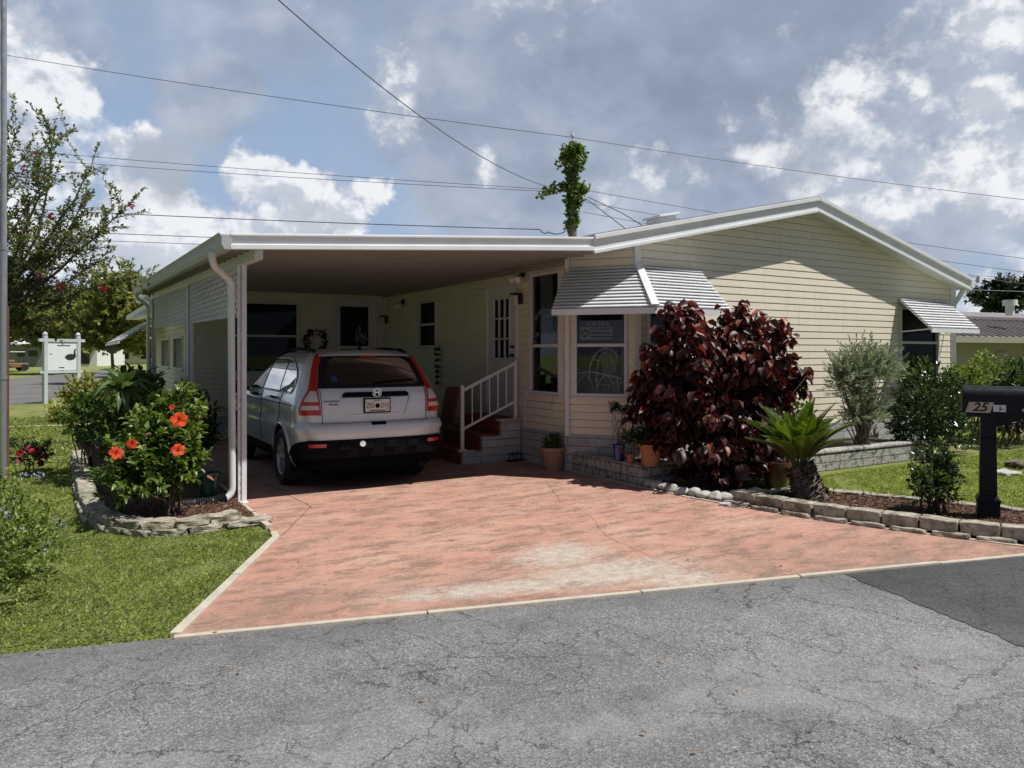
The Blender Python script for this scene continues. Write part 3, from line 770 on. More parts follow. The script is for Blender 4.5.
# block skirting (stands 2 cm proud)
mb = MB()
mb.hexa([(5.885, 9.6, 0), (5.885, 8.45, 0), (5.97, 8.45, 0), (5.97, 9.6, 0), (5.885, 9.6, SK), (5.885, 8.45, SK), (5.97, 8.45, SK), (5.97, 9.6, SK)])
a = V3(A0, CHD, CHN, -.017, 0, .035); b = V3(A0, CHD, CHN, CHL + .017, 0, .035); a2 = V3(A0, CHD, CHN, .03, 0, -.05); b2 = V3(A0, CHD, CHN, CHL - .03, 0, -.05)
up = lambda q: (q[0], q[1], SK + .002)
mb.hexa([a, b, b2, a2, up(a), up(b), up(b2), up(a2)])
mb.box(6.56, 7.685, 0, 14.06, 7.77, SK); mb.box(5.9, 10.9, 0, 5.97, 15.3, SK)
part(mb, 'block_skirting', 'block_white')
# corner trims
def trim(X, Y, ang, z0, z1, w_=.1):
    mb = MB(); d = Vector((math.cos(ang), math.sin(ang), 0)) * w_ / 2; n = Vector((-math.sin(ang), math.cos(ang), 0)) * .03
    mb.obox((X, Y, (z0 + z1) / 2), d, n, (0, 0, (z1 - z0) / 2)); part(mb, 'corner_trim', 'white_metal', .004)
trim(5.905, 8.445, R(65), SK - .02, 2.95, .085); trim(6.53, 7.705, R(-25), SK, WT(6.54), .085); trim(14.03, 7.70, R(-45), SK, WT(14.0), .09); trim(1.99, 15.29, R(-45), .35, 2.9, .08)

# roof
mb = MB()
for (xa, xb) in ((5.60, 9.89), (14.16, 9.89)):
    za, zb = RT(xa), RT(xb)
    mb.hexa([(xa, 7.49, za - .10), (xb, 7.49, zb - .10), (xb, 22.2, zb - .10), (xa, 22.2, za - .10), (xa, 7.435, za), (xb, 7.435, zb), (xb, 22.2, zb), (xa, 22.2, za)])
part(mb, 'roof', 'roof_grey')
mb = MB(); zz = RT(7.75)
mb.obox((7.75, 8.6, zz + .05), (.16, 0, .035), (0, .16, 0), (0, 0, .06)); mb.obox((7.75, 8.6, zz + .13), (.2, 0, .04), (0, .2, 0), (0, 0, .02)); part(mb, 'roof_vent', 'white_metal', .01)
# rake fascias with a drip edge on top and a lip below
def rake(xa, xb, name='rake_fascia'):
    za, zb = RT(xa), RT(xb); mb = MB()
    def bar_(t0, t1, y0, y1):
        mb.hexa([(xa, y0, za - t1), (xb, y0, zb - t1), (xb, y1, zb - t1), (xa, y1, za - t1), (xa, y0, za - t0), (xb, y0, zb - t0), (xb, y1, zb - t0), (xa, y1, za - t0)])
    bar_(.015, .075, 7.410, 7.49); bar_(.075, .215, 7.452, 7.49); bar_(.205, .25, 7.425, 7.465)
    o = part(mb, name, 'white_metal', .006); return o
rake(5.615, 9.888); rake(14.155, 9.892)
mb = MB()   # soffit behind the rake, sloping with the roof
for (xa, xb) in ((5.62, 9.89), (14.12, 9.89)):
    mb.quad((xa, 7.49, RT(xa) - .20), (xb, 7.49, RT(xb) - .20), (xb, 7.74, RT(xb) - .20), (xa, 7.74, RT(xa) - .20))
mb.add([(5.7, 7.74, RT(5.7) - .2), (6.56, 7.74, RT(6.56) - .2), (5.9, 8.5, RT(5.9) - .2), (5.7, 8.5, RT(5.7) - .2)], [(0, 1, 2, 3)])
part(mb, 'soffit', 'white_trim')
# carport front fascia: xa left, xb right
mb = MB(); xa, xb, za, zb = 1.34, 5.613, 2.74, 3.045
def fbar(t0, t1, y0, y1, k=1.0):
    mb.hexa([(xa, y0, za - t1 * .9), (xb, y0, zb - t1), (xb, y1, zb - t1), (xa, y1, za - t1 * .9), (xa, y0, za - t0 * .9), (xb, y0, zb - t0), (xb, y1, zb - t0), (xa, y1, za - t0 * .9)])
fbar(0, .03, 7.435, 7.51); fbar(.03, .12, 7.465, 7.51); fbar(.115, .17, 7.435, 7.49)
part(mb, 'carport_fascia', 'white_metal', .006)
# pan roof and ribbed ceiling
N_ = 34; mb = MB()
zt = lambda X, Y: CEIL(X, Y) + .13
mb.hexa([(1.36, 7.5, zt(1.45, 7.62) - .03), (5.62, 7.5, zt(5.62, 7.62) - .03), (5.75, 18, zt(5.75, 18)), (1.36, 18, zt(1.45, 18)), (1.36, 7.5, zt(1.45, 7.62) - .012), (5.62, 7.5, zt(5.62, 7.62) - .012), (5.75, 18, zt(5.75, 18) + .02), (1.36, 18, zt(1.45, 18) + .02)])
mb.box(1.62, 18.01, 2.96, 5.6, 22.2, 3.1); part(mb, 'carport_roof', 'white_metal')
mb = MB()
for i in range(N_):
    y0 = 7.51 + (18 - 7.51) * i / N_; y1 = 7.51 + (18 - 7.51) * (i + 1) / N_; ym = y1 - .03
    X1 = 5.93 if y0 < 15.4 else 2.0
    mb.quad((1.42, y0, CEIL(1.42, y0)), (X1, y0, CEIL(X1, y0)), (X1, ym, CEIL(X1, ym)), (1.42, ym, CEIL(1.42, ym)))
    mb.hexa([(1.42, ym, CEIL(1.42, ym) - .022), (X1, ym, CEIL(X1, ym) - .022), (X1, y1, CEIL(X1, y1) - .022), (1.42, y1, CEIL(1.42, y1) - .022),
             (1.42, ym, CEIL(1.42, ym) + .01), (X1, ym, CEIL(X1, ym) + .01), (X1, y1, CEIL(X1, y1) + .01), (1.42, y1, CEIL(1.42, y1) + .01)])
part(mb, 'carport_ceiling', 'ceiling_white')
mb = MB(); mb.bar((5.89, 8.5, 2.86), (5.89, 15.3, 2.86), .05, .09); mb.bar((2.0, 15.27, 2.86), (5.9, 15.27, 2.88), .05, .07); part(mb, 'ceiling_moulding', 'ceiling_white', .006)
# left gutter
mb = MB(); ya, yb = 7.44, 18.0; pa = 2.74; pb_ = 3.02
prof = [(0, -.155), (-.075, -.155), (-.10, -.11), (-.10, -.04), (-.125, -.015), (-.125, 0), (-.11, 0), (-.11, -.012), (0, -.012)]
va = [(1.36 + x, ya, pa + z) for x, z in prof]; vb = [(1.36 + x, yb, pb_ + z) for x, z in prof]; n_ = len(prof)
mb.add(va + vb, [tuple(range(n_)), tuple(range(n_, 2 * n_))[::-1]] + [(i, (i + 1) % n_, (i + 1) % n_ + n_, i + n_) for i in range(n_)])
part(mb, 'gutter', 'grey_trim', .004)
# beam over the posts, posts with scroll strip, lattice panels
XP = 1.62
PY = [8.35, 12.2, 17.55]
mb = MB(); mb.hexa([(XP - .04, 7.52, CEIL(XP, 7.52) - .12), (XP + .04, 7.52, CEIL(XP, 7.52) - .12), (XP + .04, 18, CEIL(XP, 18) - .12), (XP - .04, 18, CEIL(XP, 18) - .12),
                    (XP - .04, 7.52, CEIL(XP, 7.52)), (XP + .04, 7.52, CEIL(XP, 7.52)), (XP + .04, 18, CEIL(XP, 18)), (XP - .04, 18, CEIL(XP, 18))])
part(mb, 'roof_beam', 'white_trim', .004)
for y in PY:
    top = CEIL(XP, y) - .1; mb = MB()
    mb.box(XP - .005, y - .032, 0, XP + .045, y + .032, top)            # main leg
    mb.box(XP - .042, y - .026, 0, XP - .026, y + .026, top)             # outer leg
    mb.box(XP - .027, y - .004, 0, XP - .004, y + .004, top)
    k = 26; wv = []
    for i in range(k * 6 + 1):                                         # scroll web between the legs
        z = top * i / (k * 6); wv.append((XP - .016 + .007 * math.sin(i / 6 * 2 * math.pi), z))
    for (x0, z0), (x1, z1) in zip(wv[:-1], wv[1:]):
        mb.hexa([(x0 - .004, y - .02, z0), (x0 + .004, y - .02, z0), (x0 + .004, y + .02, z0), (x0 - .004, y + .02, z0), (x1 - .004, y - .02, z1), (x1 + .004, y - .02, z1), (x1 + .004, y + .02, z1), (x1 - .004, y + .02, z1)])
    mb.box(XP - .065, y - .05, 0.0, XP + .06, y + .05, .025)
    part(mb, 'carport_post', 'post_white', .003)
def clip_poly(poly, f):   # keep f>=0
    out = []
    for a, b in zip(poly, poly[1:] + poly[:1]):
        fa, fb = f(a), f(b)
        if fa >= 0: out.append(a)
        if fa * fb < 0:
            q = fa / (fa - fb); out.append((a[0] + (b[0] - a[0]) * q, a[1] + (b[1] - a[1]) * q))
    return out
def lattice(y0, y1, zb0, zb1):
    mb = MB(); zt0, zt1 = CEIL(XP, y0) - .11, CEIL(XP, y1) - .11
    L = y1 - y0; H = 1.4; sp, wd = .13, .025
    for s, off in ((1, -.004), (-1, .004)):
        k = -int(H / sp) - 2
        while k * sp < L + H + sp:
            c0 = k * sp
            if s == 1: q = [(c0, 0), (c0 + wd * 1.41, 0), (c0 + wd * 1.41 + H, H), (c0 + H, H)]
            else: q = [(c0, 0), (c0 + wd * 1.41, 0), (c0 + wd * 1.41 - H, H), (c0 - H, H)]
            q = [(a, b + min(zb0, zb1) - .02) for a, b in q]
            for f in (lambda p_: p_[0], lambda p_: L - p_[0], lambda p_: p_[1] - (zb0 + (zb1 - zb0) * p_[0] / L), lambda p_: (zt0 + (zt1 - zt0) * p_[0] / L) - p_[1]):
                if len(q) > 2: q = clip_poly(q, f)
            if len(q) > 2: mb.prism(q, (XP + off - .003, y0, 0), (0, 1, 0), (0, 0, 1), (.006, 0, 0))
            k += 1
    return part(mb, 'lattice_panel', 'post_white')
lattice(8.40, 12.14, 2.0, 2.06); lattice(12.26, 17.5, 2.06, 2.14)
# downspouts
def spout(pts, r=.034, ends=None, m='white_metal'):
    mb = MB(); out = []
    pts = [Vector(p) for p in pts]
    for i, p in enumerate(pts):        # round the corners
        if 0 < i < len(pts) - 1:
            a = p + (pts[i - 1] - p).normalized() * .07; b = p + (pts[i + 1] - p).normalized() * .07
            for q in (0, .25, .5, .75, 1): out.append(a.lerp(p, q).lerp(p.lerp(b, q), q))
        else: out.append(p)
    mb.tube(out, r, 10); return part(mb, 'downspout', m, smooth=True)
spout([(1.27, 8.0, 2.62), (1.27, 8.0, 2.50), (1.50, 8.28, 2.36), (1.515, 8.30, .13), (1.40, 8.27, .05)], .036)
spout([(1.27, 17.3, 2.86), (1.27, 17.3, 2.76), (1.50, 17.5, 2.62), (1.515, 17.5, .1)], .036)
spout([(14.20, 7.60, 2.80), (14.20, 7.66, 2.68), (14.12, 7.74, 2.50), (14.12, 7.74, .1)], .042)
mb = MB(); mb.box(14.15, 7.43, 2.80, 14.27, 22.2, 2.96); part(mb, 'gutter', 'white_metal', .01)
mb = MB(); mb.bar((14.22, 7.46, 2.93), (14.36, 7.42, 2.96), .03, .03); mb.tube([(14.34, 7.42, 2.90), (14.34, 7.42, 3.02)], .03, 8); part(mb, 'floodlight', 'galv')
# back part of the house on the left: eave, spout and slatted awning seen past the carport
mb = MB(); mb.box(1.62, 18.6, 2.66, 2.0, 26, 2.78); part(mb, 'gutter', 'white_trim', .01)
def awning(tl, tr, br_, bl, n, name='window_awning', valance=.06, fill=.72, sidebars=(1, 1)):
    tl, tr, br_, bl = map(Vector, (tl, tr, br_, bl)); nn = (tr - tl).cross(bl - tl).normalized()
    if nn.z < 0: nn = -nn
    mb = MB()
    for i in range(n):
        t0, t1 = i / n, (i + fill) / n
        a, b = tl.lerp(bl, t0), tr.lerp(br_, t0); c_, e = tr.lerp(br_, t1), tl.lerp(bl, t1)
        up = nn * .012
        mb.hexa([a - up * .4, b - up * .4, c_ + up * .8, e + up * .8, a + up * .3, b + up * .3, c_ + up * 1.8, e + up * 1.8])
    o = part(mb, name, 'white_metal')
    mb = MB(); k_ = nn * .012; mb.hexa([tl - k_ - nn * .006, tr - k_ - nn * .006, br_ - k_ - nn * .006, bl - k_ - nn * .006, tl - k_, tr - k_, br_ - k_, bl - k_]); f_ = mb.build('awning_backing', 'white_trim', o); f_.location = (0, 0, 0)
    mb = MB()
    for f in (.03, .36, .68, .97):
        a, b = tl.lerp(tr, f), bl.lerp(br_, f); mb.bar(a - nn * .03, b - nn * .03, .02, .02)
    d = Vector((0, 0, -valance)); e = (bl - br_).normalized() * .006; k = (bl - tl); k.z = 0; k = k.normalized() * .012
    mb.hexa([bl + d - k, br_ + d - k, br_ + d + k, bl + d + k, bl - k, br_ - k, br_ + k, bl + k])
    f_ = mb.build('awning_frame', 'white_metal', o); f_.location = (0, 0, 0)
    return o
off = .74
cha, chb = V3(A0, CHD, CHN, -.02, 2.76, .03), V3(A0, CHD, CHN, CHL + .02, 2.765, .03)
hip = (6.54 - .642 * 0, 0, 0)
bl = Vector((5.92 + CHN[0] * off, 8.46 + CHN[1] * off, 2.17)); tpar = (bl.y - (7.72 - off)) / -CHD[1]
bh = Vector((bl.x + CHD[0] * tpar, 7.72 - off, 2.17))
awning(cha, chb, bh, bl, 13, valance=.075)
awning(chb, (7.66, 7.69, 2.765), (7.52, 7.72 - off, 2.17), bh, 13, valance=.075)
mb = MB(); mb.bar(Vector(chb) + Vector((0, -.01, .02)), bh + Vector((-.01, -.02, .03)), .10, .025); part(mb, 'awning_hip', 'white_metal', .004)
awning((12.34, 7.69, 2.56), (13.80, 7.69, 2.56), (13.80, 7.12, 2.03), (12.34, 7.12, 2.03), 11, valance=.07)
for x in (12.36, 13.78): mb = MB(); mb.bar((x, 7.70, 1.98), (x, 7.12, 2.02), .02, .02); part(mb, 'awning_arm', 'white_metal')
awning((1.96, 25.5, 2.50), (1.96, 19.2, 2.50), (1.05, 19.2, 1.90), (1.05, 25.5, 1.90), 7, fill=.86)
# doors
def door(o, d, n, u0, u1, v0, v1, storm):
    mb = MB(); fw = .06
    for (a, b, c_, e) in ((u0, u0 + fw, v0, v1), (u1 - fw, u1, v0, v1), (u0 + fw, u1 - fw, v1 - fw, v1)): rbox(mb, o, d, n, a, b, c_, e, -.06, .03)
    a, b = u0 + fw, u1 - fw
    if storm: g0, g1, h0, h1 = a + .12, b - .12, v0 + 1.15, v1 - .16
    else: g0, g1, h0, h1 = a + .17, b - .17, v0 + .86, v1 - .22
    for q in ((a, g0, v0, v1 - fw), (g1, b, v0, v1 - fw), (g0, g1, v0, h0), (g0, g1, h1, v1 - fw)): rbox(mb, o, d, n, *q, -.05, 0.0)
    if not storm:
        for i in (1, 2):
            x = g0 + (g1 - g0) * i / 3; rbox(mb, o, d, n, x - .012, x + .012, h0, h1, -.03, .006)
            z = h0 + (h1 - h0) * i / 3; rbox(mb, o, d, n, g0, g1, z - .012, z + .012, -.031, .004)
        for (x0, x1, y0, y1) in ((g0, g0 + .025, h0, h1), (g1 - .025, g1, h0, h1), (g0, g1, h0 - .01, h0 + .02), (g0, g1, h1 - .02, h1 + .01)): rbox(mb, o, d, n, x0, x1, y0, y1, -.02, .012)
    dr = mb.build('door', 'white_trim', HOUSE, bevel=.003)
    mb = MB(); mb.quad(V3(o, d, n, g0, h0, -.02), V3(o, d, n, g1, h0, -.02), V3(o, d, n, g1, h1, -.02), V3(o, d, n, g0, h1, -.02)); p_ = mb.build('pane', 'glass_dark', dr, recalc=False); p_.location = (0, 0, 0)
    mb = MB()
    hu = b - .07 if not storm else a + .06
    for hz in (v0 + .92, v0 + 1.05):
        c_ = Vector(V3(o, d, n, hu, hz, 0)); nn = Vector((*n, 0)); mb.tube([c_, c_ + nn * .02, c_ + nn * .03, c_ + nn * .06], [.026, .026, .014, .028 if hz < v0 + 1 else .018], 10)
    p_ = mb.build('door_handle', 'lamp_dark', dr, smooth=True); p_.location = (0, 0, 0)
    if storm:   # frosted flame shaped ornament etched on the glass
        mb = MB(); rr = random.Random(4); gw_ = g1 - g0
        for i in range(26):
            cx = g0 + gw_ * (.72 + rr.uniform(-.22, .22)); ww = rr.uniform(.012, .02); z0 = h0 + rr.uniform(.02, .34); hh = rr.uniform(.1, .2)
            if abs(cx - (g0 + gw_ * .72)) > .16 * (1 - (z0 - h0) / .55): continue
            pl = [V3(o, d, n, cx, z0, -.012), V3(o, d, n, cx + ww, z0 + hh * .5, -.012), V3(o, d, n, cx + rr.uniform(-.02, .02), z0 + hh, -.012), V3(o, d, n, cx - ww, z0 + hh * .5, -.012)]
            mb.add(pl, [(0, 1, 2, 3)])
        p_ = mb.build('etching', 'curtain_cloth', dr, recalc=False); p_.location = (0, 0, 0)
    return dr
door(SO, SD, SNN, uY(10.75), uY(9.76), .66, 2.70, False)
door((2.0, 15.3), (1, 0), (0, -1), 2.76, 3.74, .62, 2.76, True)
# rooms behind the clear panes
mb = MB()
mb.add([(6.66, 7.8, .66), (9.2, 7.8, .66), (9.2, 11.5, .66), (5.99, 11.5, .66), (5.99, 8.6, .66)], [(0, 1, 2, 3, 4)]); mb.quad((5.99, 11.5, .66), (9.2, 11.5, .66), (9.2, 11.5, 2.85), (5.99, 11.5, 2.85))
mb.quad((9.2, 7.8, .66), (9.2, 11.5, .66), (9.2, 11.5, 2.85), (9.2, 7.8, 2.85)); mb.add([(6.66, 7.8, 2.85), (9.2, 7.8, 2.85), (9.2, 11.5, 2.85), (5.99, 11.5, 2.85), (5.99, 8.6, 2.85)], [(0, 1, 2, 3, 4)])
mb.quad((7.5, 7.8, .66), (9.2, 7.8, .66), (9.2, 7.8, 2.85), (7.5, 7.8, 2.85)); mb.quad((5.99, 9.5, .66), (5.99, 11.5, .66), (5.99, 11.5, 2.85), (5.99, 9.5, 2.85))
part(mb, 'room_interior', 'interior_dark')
# curtains: folded cloth
def curtain(a, b, z0, z1, folds, flare=0.0, lab='', amp=.02):
    mb = MB(); a, b = Vector(a), Vector(b); d = (b - a); n = Vector((-d.y, d.x, 0)).normalized(); K = folds * 8
    mid = (a + b) / 2
    rows = []
    for j in range(7):
        f = j / 6; s = 1 - flare * (1 - abs(2 * f - .9) ** 1.0) if flare else 1
        rows.append([mid + (a.lerp(b, i / K) - mid) * s + n * amp * math.sin(i / 8 * 2 * math.pi) + Vector((0, 0, z0 + (z1 - z0) * f)) for i in range(K + 1)])
    vs = [p for r_ in rows for p in r_]; W = K + 1
    mb.add(vs, [(j * W + i, j * W + i + 1, (j + 1) * W + i + 1, (j + 1) * W + i) for j in range(6) for i in range(K)])
    o = mb.build('curtain', 'curtain_cloth', None, smooth=True, recalc=False); tag(o, lab, 'curtain'); return o
def chp(u, off_): q = V3(A0, CHD, CHN, u, 0, off_); return (q[0], q[1], 0)
curtain((6.06, 9.34, 0), (6.06, 9.02, 0), 1.75, 2.76, 4, .0, 'grey curtain hanging in the side pane next to the entry door')
curtain(chp(.36, -.5), chp(.62, -.5), .9, 1.72, 4, .25, 'pale gathered curtain behind the white cane chair')
curtain(chp(.26, -.16), chp(.74, -.16), 2.36, 2.7, 9, .0, 'short pleated valance above the for sale notice')
# lace edging dots at the left pane
mb = MB(); rr = random.Random(2)
for i in range(26):
    y = rr.uniform(8.68, 9.33); z = rr.choice([1.80, 1.84, 1.88, 2.12, 2.16, 2.2]) + rr.uniform(-.02, .02); s = rr.uniform(.008, .02)
    mb.obox((5.95, y, z), (0, s, s), (0, s, -s), (.002, 0, 0))
o = mb.build('lace_curtain', 'far_white'); tag(o, 'white lace motifs hanging inside the pane beside the entry door', 'curtain')
# cane armchair
CH = empty('cane_chair', 'white cane armchair with looped back standing inside the corner bay pane', 'chair', (6.62, 8.62, .66))
def cp(u, off_, z): q = V3(A0, CHD, CHN, u, 0, off_); return Vector((q[0], q[1], z))
o_ = -.34
def arc(uc, zc, ru, rz, a0, a1, n=14): return [cp(uc + ru * math.cos(R(a0 + (a1 - a0) * i / n)), o_, zc + rz * math.sin(R(a0 + (a1 - a0) * i / n))) for i in range(n + 1)]
mb = MB(); mb.tube(arc(.47, 1.30, .24, .38, -10, 190), .014, 8); mb.tube(arc(.47, 1.28, .13, .34, 0, 180), .009, 8); part(mb, 'backrest', 'rattan_white', smooth=True, parent=CH)
mb = MB(); mb.tube(arc(.47, 1.24, .15, .07, 160, 380), .009, 8); mb.tube([cp(.30, o_, 1.52), cp(.40, o_, 1.50)], .008, 6); mb.tube([cp(.54, o_, 1.50), cp(.64, o_, 1.52)], .008, 6); part(mb, 'back_lattice', 'rattan_white', smooth=True, parent=CH)
mb = MB(); mb.tube([cp(.06, o_ + .1, 1.33), cp(.28, o_ + .06, 1.35), cp(.52, o_ + .1, 1.31), cp(.84, o_ + .15, 1.24)], .013, 8); part(mb, 'armrest', 'rattan_white', smooth=True, parent=CH)
for uc in (.17, .47, .77):
    mb = MB(); mb.tube(arc(uc, .98, .13, .32, 0, 180), .010, 8); part(mb, 'arch', 'rattan_white', smooth=True, parent=CH)
for u in (.34, .64):
    mb = MB(); mb.tube([cp(u, o_, .67), cp(u, o_, 1.3)], .013, 8); part(mb, 'leg', 'rattan_white', smooth=True, parent=CH)
mb = MB(); mb.obox(cp(.47, -.55, 1.02), Vector((*CHD, 0)) * .26, Vector((*CHN, 0)) * .2, (0, 0, .04)); part(mb, 'seat', 'curtain_cloth', .02, parent=CH)
mb = MB(); mb.lathe([(.05, 0), (.075, .3), (.08, .55), (.05, .7), (.045, .78), (.052, .80)], cp(.74, -.2, 1.35) , 14); o = mb.build('tall_vase', 'blue_glaze', smooth=True); tag(o, 'tall dark blue vase at the right end of the corner bay pane', 'vase')
mb = MB(); q = cp(.74, -.2, .66); mb.lathe([(.14, 0), (.12, .03), (.02, .05), (.02, .64), (.13, .66), (.13, .69)], q, 14); o = mb.build('plant_stand', 'lamp_dark', smooth=True); tag(o, 'dark round stand carrying the tall blue vase inside the bay', 'stand')
# for sale notice
SG = empty('sale_notice', 'grey for sale notice propped behind the upper corner bay pane', 'sign', cp(.45, -.05, 1.74))
mb = MB(); mb.obox(cp(.46, -.055, 1.90), Vector((*CHD, 0)) * .31, Vector((*CHN, 0)) * .004, (0, 0, .155)); part(mb, 'board', 'board_blue', parent=SG)
mb = MB(); mb.obox(cp(.40, -.048, 1.885), Vector((*CHD, 0)) * .225, Vector((*CHN, 0)) * .002, (0, 0, .085)); part(mb, 'panel', 'sign_grey', parent=SG)
mb = MB(); cd = Vector((*CHD, 0)); zz_ = (0, 0, 1)
put_text(mb, 'FOR SALE', .075, cp(.42, -.049, 2.01), cd, zz_, bold=.001); part(mb, 'heading', 'far_white', parent=SG)
mb = MB(); put_text(mb, 'CALL ROBERT', .045, cp(.46, -.0445, 1.935), cd, zz_, bold=.0008)
for k, z in enumerate((1.885, 1.835)):
    x = .33; rr = random.Random(k)
    while x < .60:
        l = rr.uniform(.02, .045); mb.obox(cp(x + l / 2, -.0445, z), cd * l / 2, (0, 0, .010), Vector((*CHN, 0)) * .0006); x += l + .012
for i in range(10):
    a = math.pi * i / 9; q = cp(.245 + .05 * math.cos(a), -.0445, 1.865 + .055 * math.sin(a)); mb.obox(q, cd * .009, (0, 0, .009), Vector((*CHN, 0)) * .0006)
mb.obox(cp(.245, -.0445, 1.845), cd * .03, (0, 0, .012), Vector((*CHN, 0)) * .0006)
part(mb, 'lettering', 'ink', parent=SG)
# wall fixtures
def flood(p, n, m='far_white'):
    p = Vector(p); n = Vector(n); s = n.cross(Vector((0, 0, 1))); mb = MB()
    mb.tube([p, p + n * .03], .055, 12); mb.tube([p + n * .03, p + n * .10 + s * .05 - Vector((0, 0, .05))], .015, 8); mb.tube([p + n * .03, p + n * .10 - s * .06 - Vector((0, 0, .05))], .015, 8)
    o = part(mb, 'floodlight', 'lamp_dark', smooth=True)
    for k in (1, -1):
        a = p + n * .09 + s * .055 * k - Vector((0, 0, .045)); d = (n * .8 + s * .5 * k - Vector((0, 0, .6))).normalized()
        mb = MB(); mb.tube([a, a + d * .03, a + d * .10, a + d * .12], [.02, .032, .055, .05], 12); q = mb.build('lamp_head', m, o, smooth=True); q.location = (0, 0, 0)
flood((5.9, 9.56, 2.80), (-1, 0, 0)); flood((5.9, 14.2, 2.66), (-1, 0, 0))
def lantern(p, n):
    p = Vector(p); n = Vector(n); s = n.cross(Vector((0, 0, 1))); mb = MB()
    mb.obox(p + n * .02, s * .05, (0, 0, .08), n * .02); mb.obox(p + n * .09 + Vector((0, 0, .07)), s * .06, (0, 0, .015), n * .07); o = part(mb, 'wall_lantern', 'lamp_dark', .004)
    mb = MB(); mb.tube([p + n * .09 + Vector((0, 0, .05)), p + n * .09 - Vector((0, 0, .09))], [.035, .045], 12); q = mb.build('lamp_glass', 'lamp_glass', o, smooth=True); q.location = (0, 0, 0)
lantern((5.9, 9.64, 2.43), (-1, 0, 0)); lantern((5.9, 15.1, 2.33), (-1, 0, 0))
mb = MB(); mb.obox((5.895, 8.78, .86), (.012, 0, 0), (0, .05, 0), (0, 0, .04)); part(mb, 'outlet_box', 'white_trim'); mb = MB(); mb.obox((5.9, 9.50, 1.03), (.012, 0, 0), (0, .03, 0), (0, 0, .055)); mb.tube([(5.895, 9.50, 1.0), (5.895, 9.5, .5)], .008, 6); part(mb, 'outlet_box', 'white_trim')
mb = MB(); mb.tube([(5.88, 15.22, .5), (5.88, 15.22, 2.85)], .014, 8); part(mb, 'conduit', 'white_trim', smooth=True)

# ------------------------------------------------------------------ entry steps with railing
ST = empty('entry_steps', 'white block entry steps with red tiled treads and a white handrail', 'steps', (5.4, 10.2, 0))
mb = MB(); y0, y1 = 9.60, 10.92
for (xa, xb, h) in ((4.87, 5.19, .205), (5.19, 5.51, .415), (5.51, 5.875, .63)): mb.box(xa + .03, y0, 0, xb + (.03 if xb < 5.8 else 0), y1, h - .025)
part(mb, 'masonry', 'block_white', .006, parent=ST)
mb = MB()
for (xa, xb, h, hb) in ((4.87, 5.20, .205, .0), (5.19, 5.52, .415, .207), (5.51, 5.875, .635, .417)):
    mb.box(xa, y0 + .05, h - .024, xb, y1 - .02, h + .002); mb.box(xa + .012, y0 + .05, hb, xa + .028, y1 - .02, h - .024)
part(mb, 'tread', 'tile_red', .004, parent=ST)
mb = MB(); mb.box(5.47, y0 - .01, .612, 5.88, y0 + .05, .64); mb.box(4.84, y0 - .01, .185, 5.1, y0 + .05, .21); part(mb, 'coping', 'concrete_edge', .006, parent=ST)
RY = y0 + .06
mb = MB(); mb.box(4.895, RY - .022, .2, 4.945, RY + .022, 1.15); mb.box(4.86, RY - .05, .205, 4.98, RY + .05, .222); mb.box(5.79, RY - .022, .63, 5.835, RY + .022, 1.50)
mb.bar((4.94, RY, 1.08), (5.80, RY, 1.46), .035, .045); mb.bar((4.94, RY, .52), (5.80, RY, .885), .03, .035)
for i in range(1, 6):
    x = 4.94 + .86 * i / 6; z = .365 * i / 6
    mb.box(x - .009, RY - .009, .52 + z, x + .009, RY + .009, 1.09 + z)
part(mb, 'handrail', 'white_metal', .004, parent=ST)
# ------------------------------------------------------------------ silver car under the carport
CX, CY = 3.16, 8.33
CAR = empty('parked_car', 'silver five door crossover parked tail out under the white carport', 'car', (CX, CY + 2.2, 0))
zs = [.27, .34, .45, .60, .70, .745, .78, .82, .95, 1.02, 1.08, 1.12, 1.20, 1.35, 1.48, 1.56, 1.61, 1.645, 1.665]
ws = [.80, .86, .895, .905, .912, .912, .905, .90, .905, .898, .882, .87, .845, .785, .73, .685, .63, .54, .38]
yr = [.14, .05, .02, .0, .0, .005, .03, .075, .085, .09, .10, .115, .16, .25, .335, .40, .47, .60, .95]
yf = [4.40, 4.46, 4.50, 4.52, 4.50, 4.49, 4.48, 4.46, 4.36, 4.05, 3.55, 3.28, 3.08, 2.78, 2.50, 2.33, 2.18, 2.0, 1.75]
rrs = [.20, .25, .28, .28, .28, .28, .27, .25, .24, .24, .23, .23, .22, .20, .19, .18, .18, .18, .15]
def it(tab, z): return float(np.interp(z, zs, tab))
def ring0(s, z):
    w_, a, b, rr = it(ws, z), it(yr, z), it(yf, z), it(rrs, z); rf = min(.42, w_ * .6)
    sg = -1 if s < 0 else 1; s = abs(s); L1 = w_ - rr; A1 = rr * math.pi / 2; L2 = (b - rf) - (a + rr); A2 = rf * math.pi / 2; L3 = w_ - rf
    if s < L1: x, y = s, a
    elif s < L1 + A1: q = (s - L1) / rr; x, y = L1 + rr * math.sin(q), a + rr - rr * math.cos(q)
    elif s < L1 + A1 + L2: x, y = w_, a + rr + (s - L1 - A1)
    elif s < L1 + A1 + L2 + A2: q = (s - L1 - A1 - L2) / rf; x, y = w_ - rf + rf * math.cos(q), b - rf + rf * math.sin(q)
    else: x, y = max(0, L3 - (s - L1 - A1 - L2 - A2)), b
    y += .075 * (x / w_) ** 2 * max(0, 1 - (y - a) / .8)
    y -= .10 * (x / w_) ** 2 * max(0, 1 - (b - y) / .8)
    return Vector((CX + sg * x, CY + y, z))
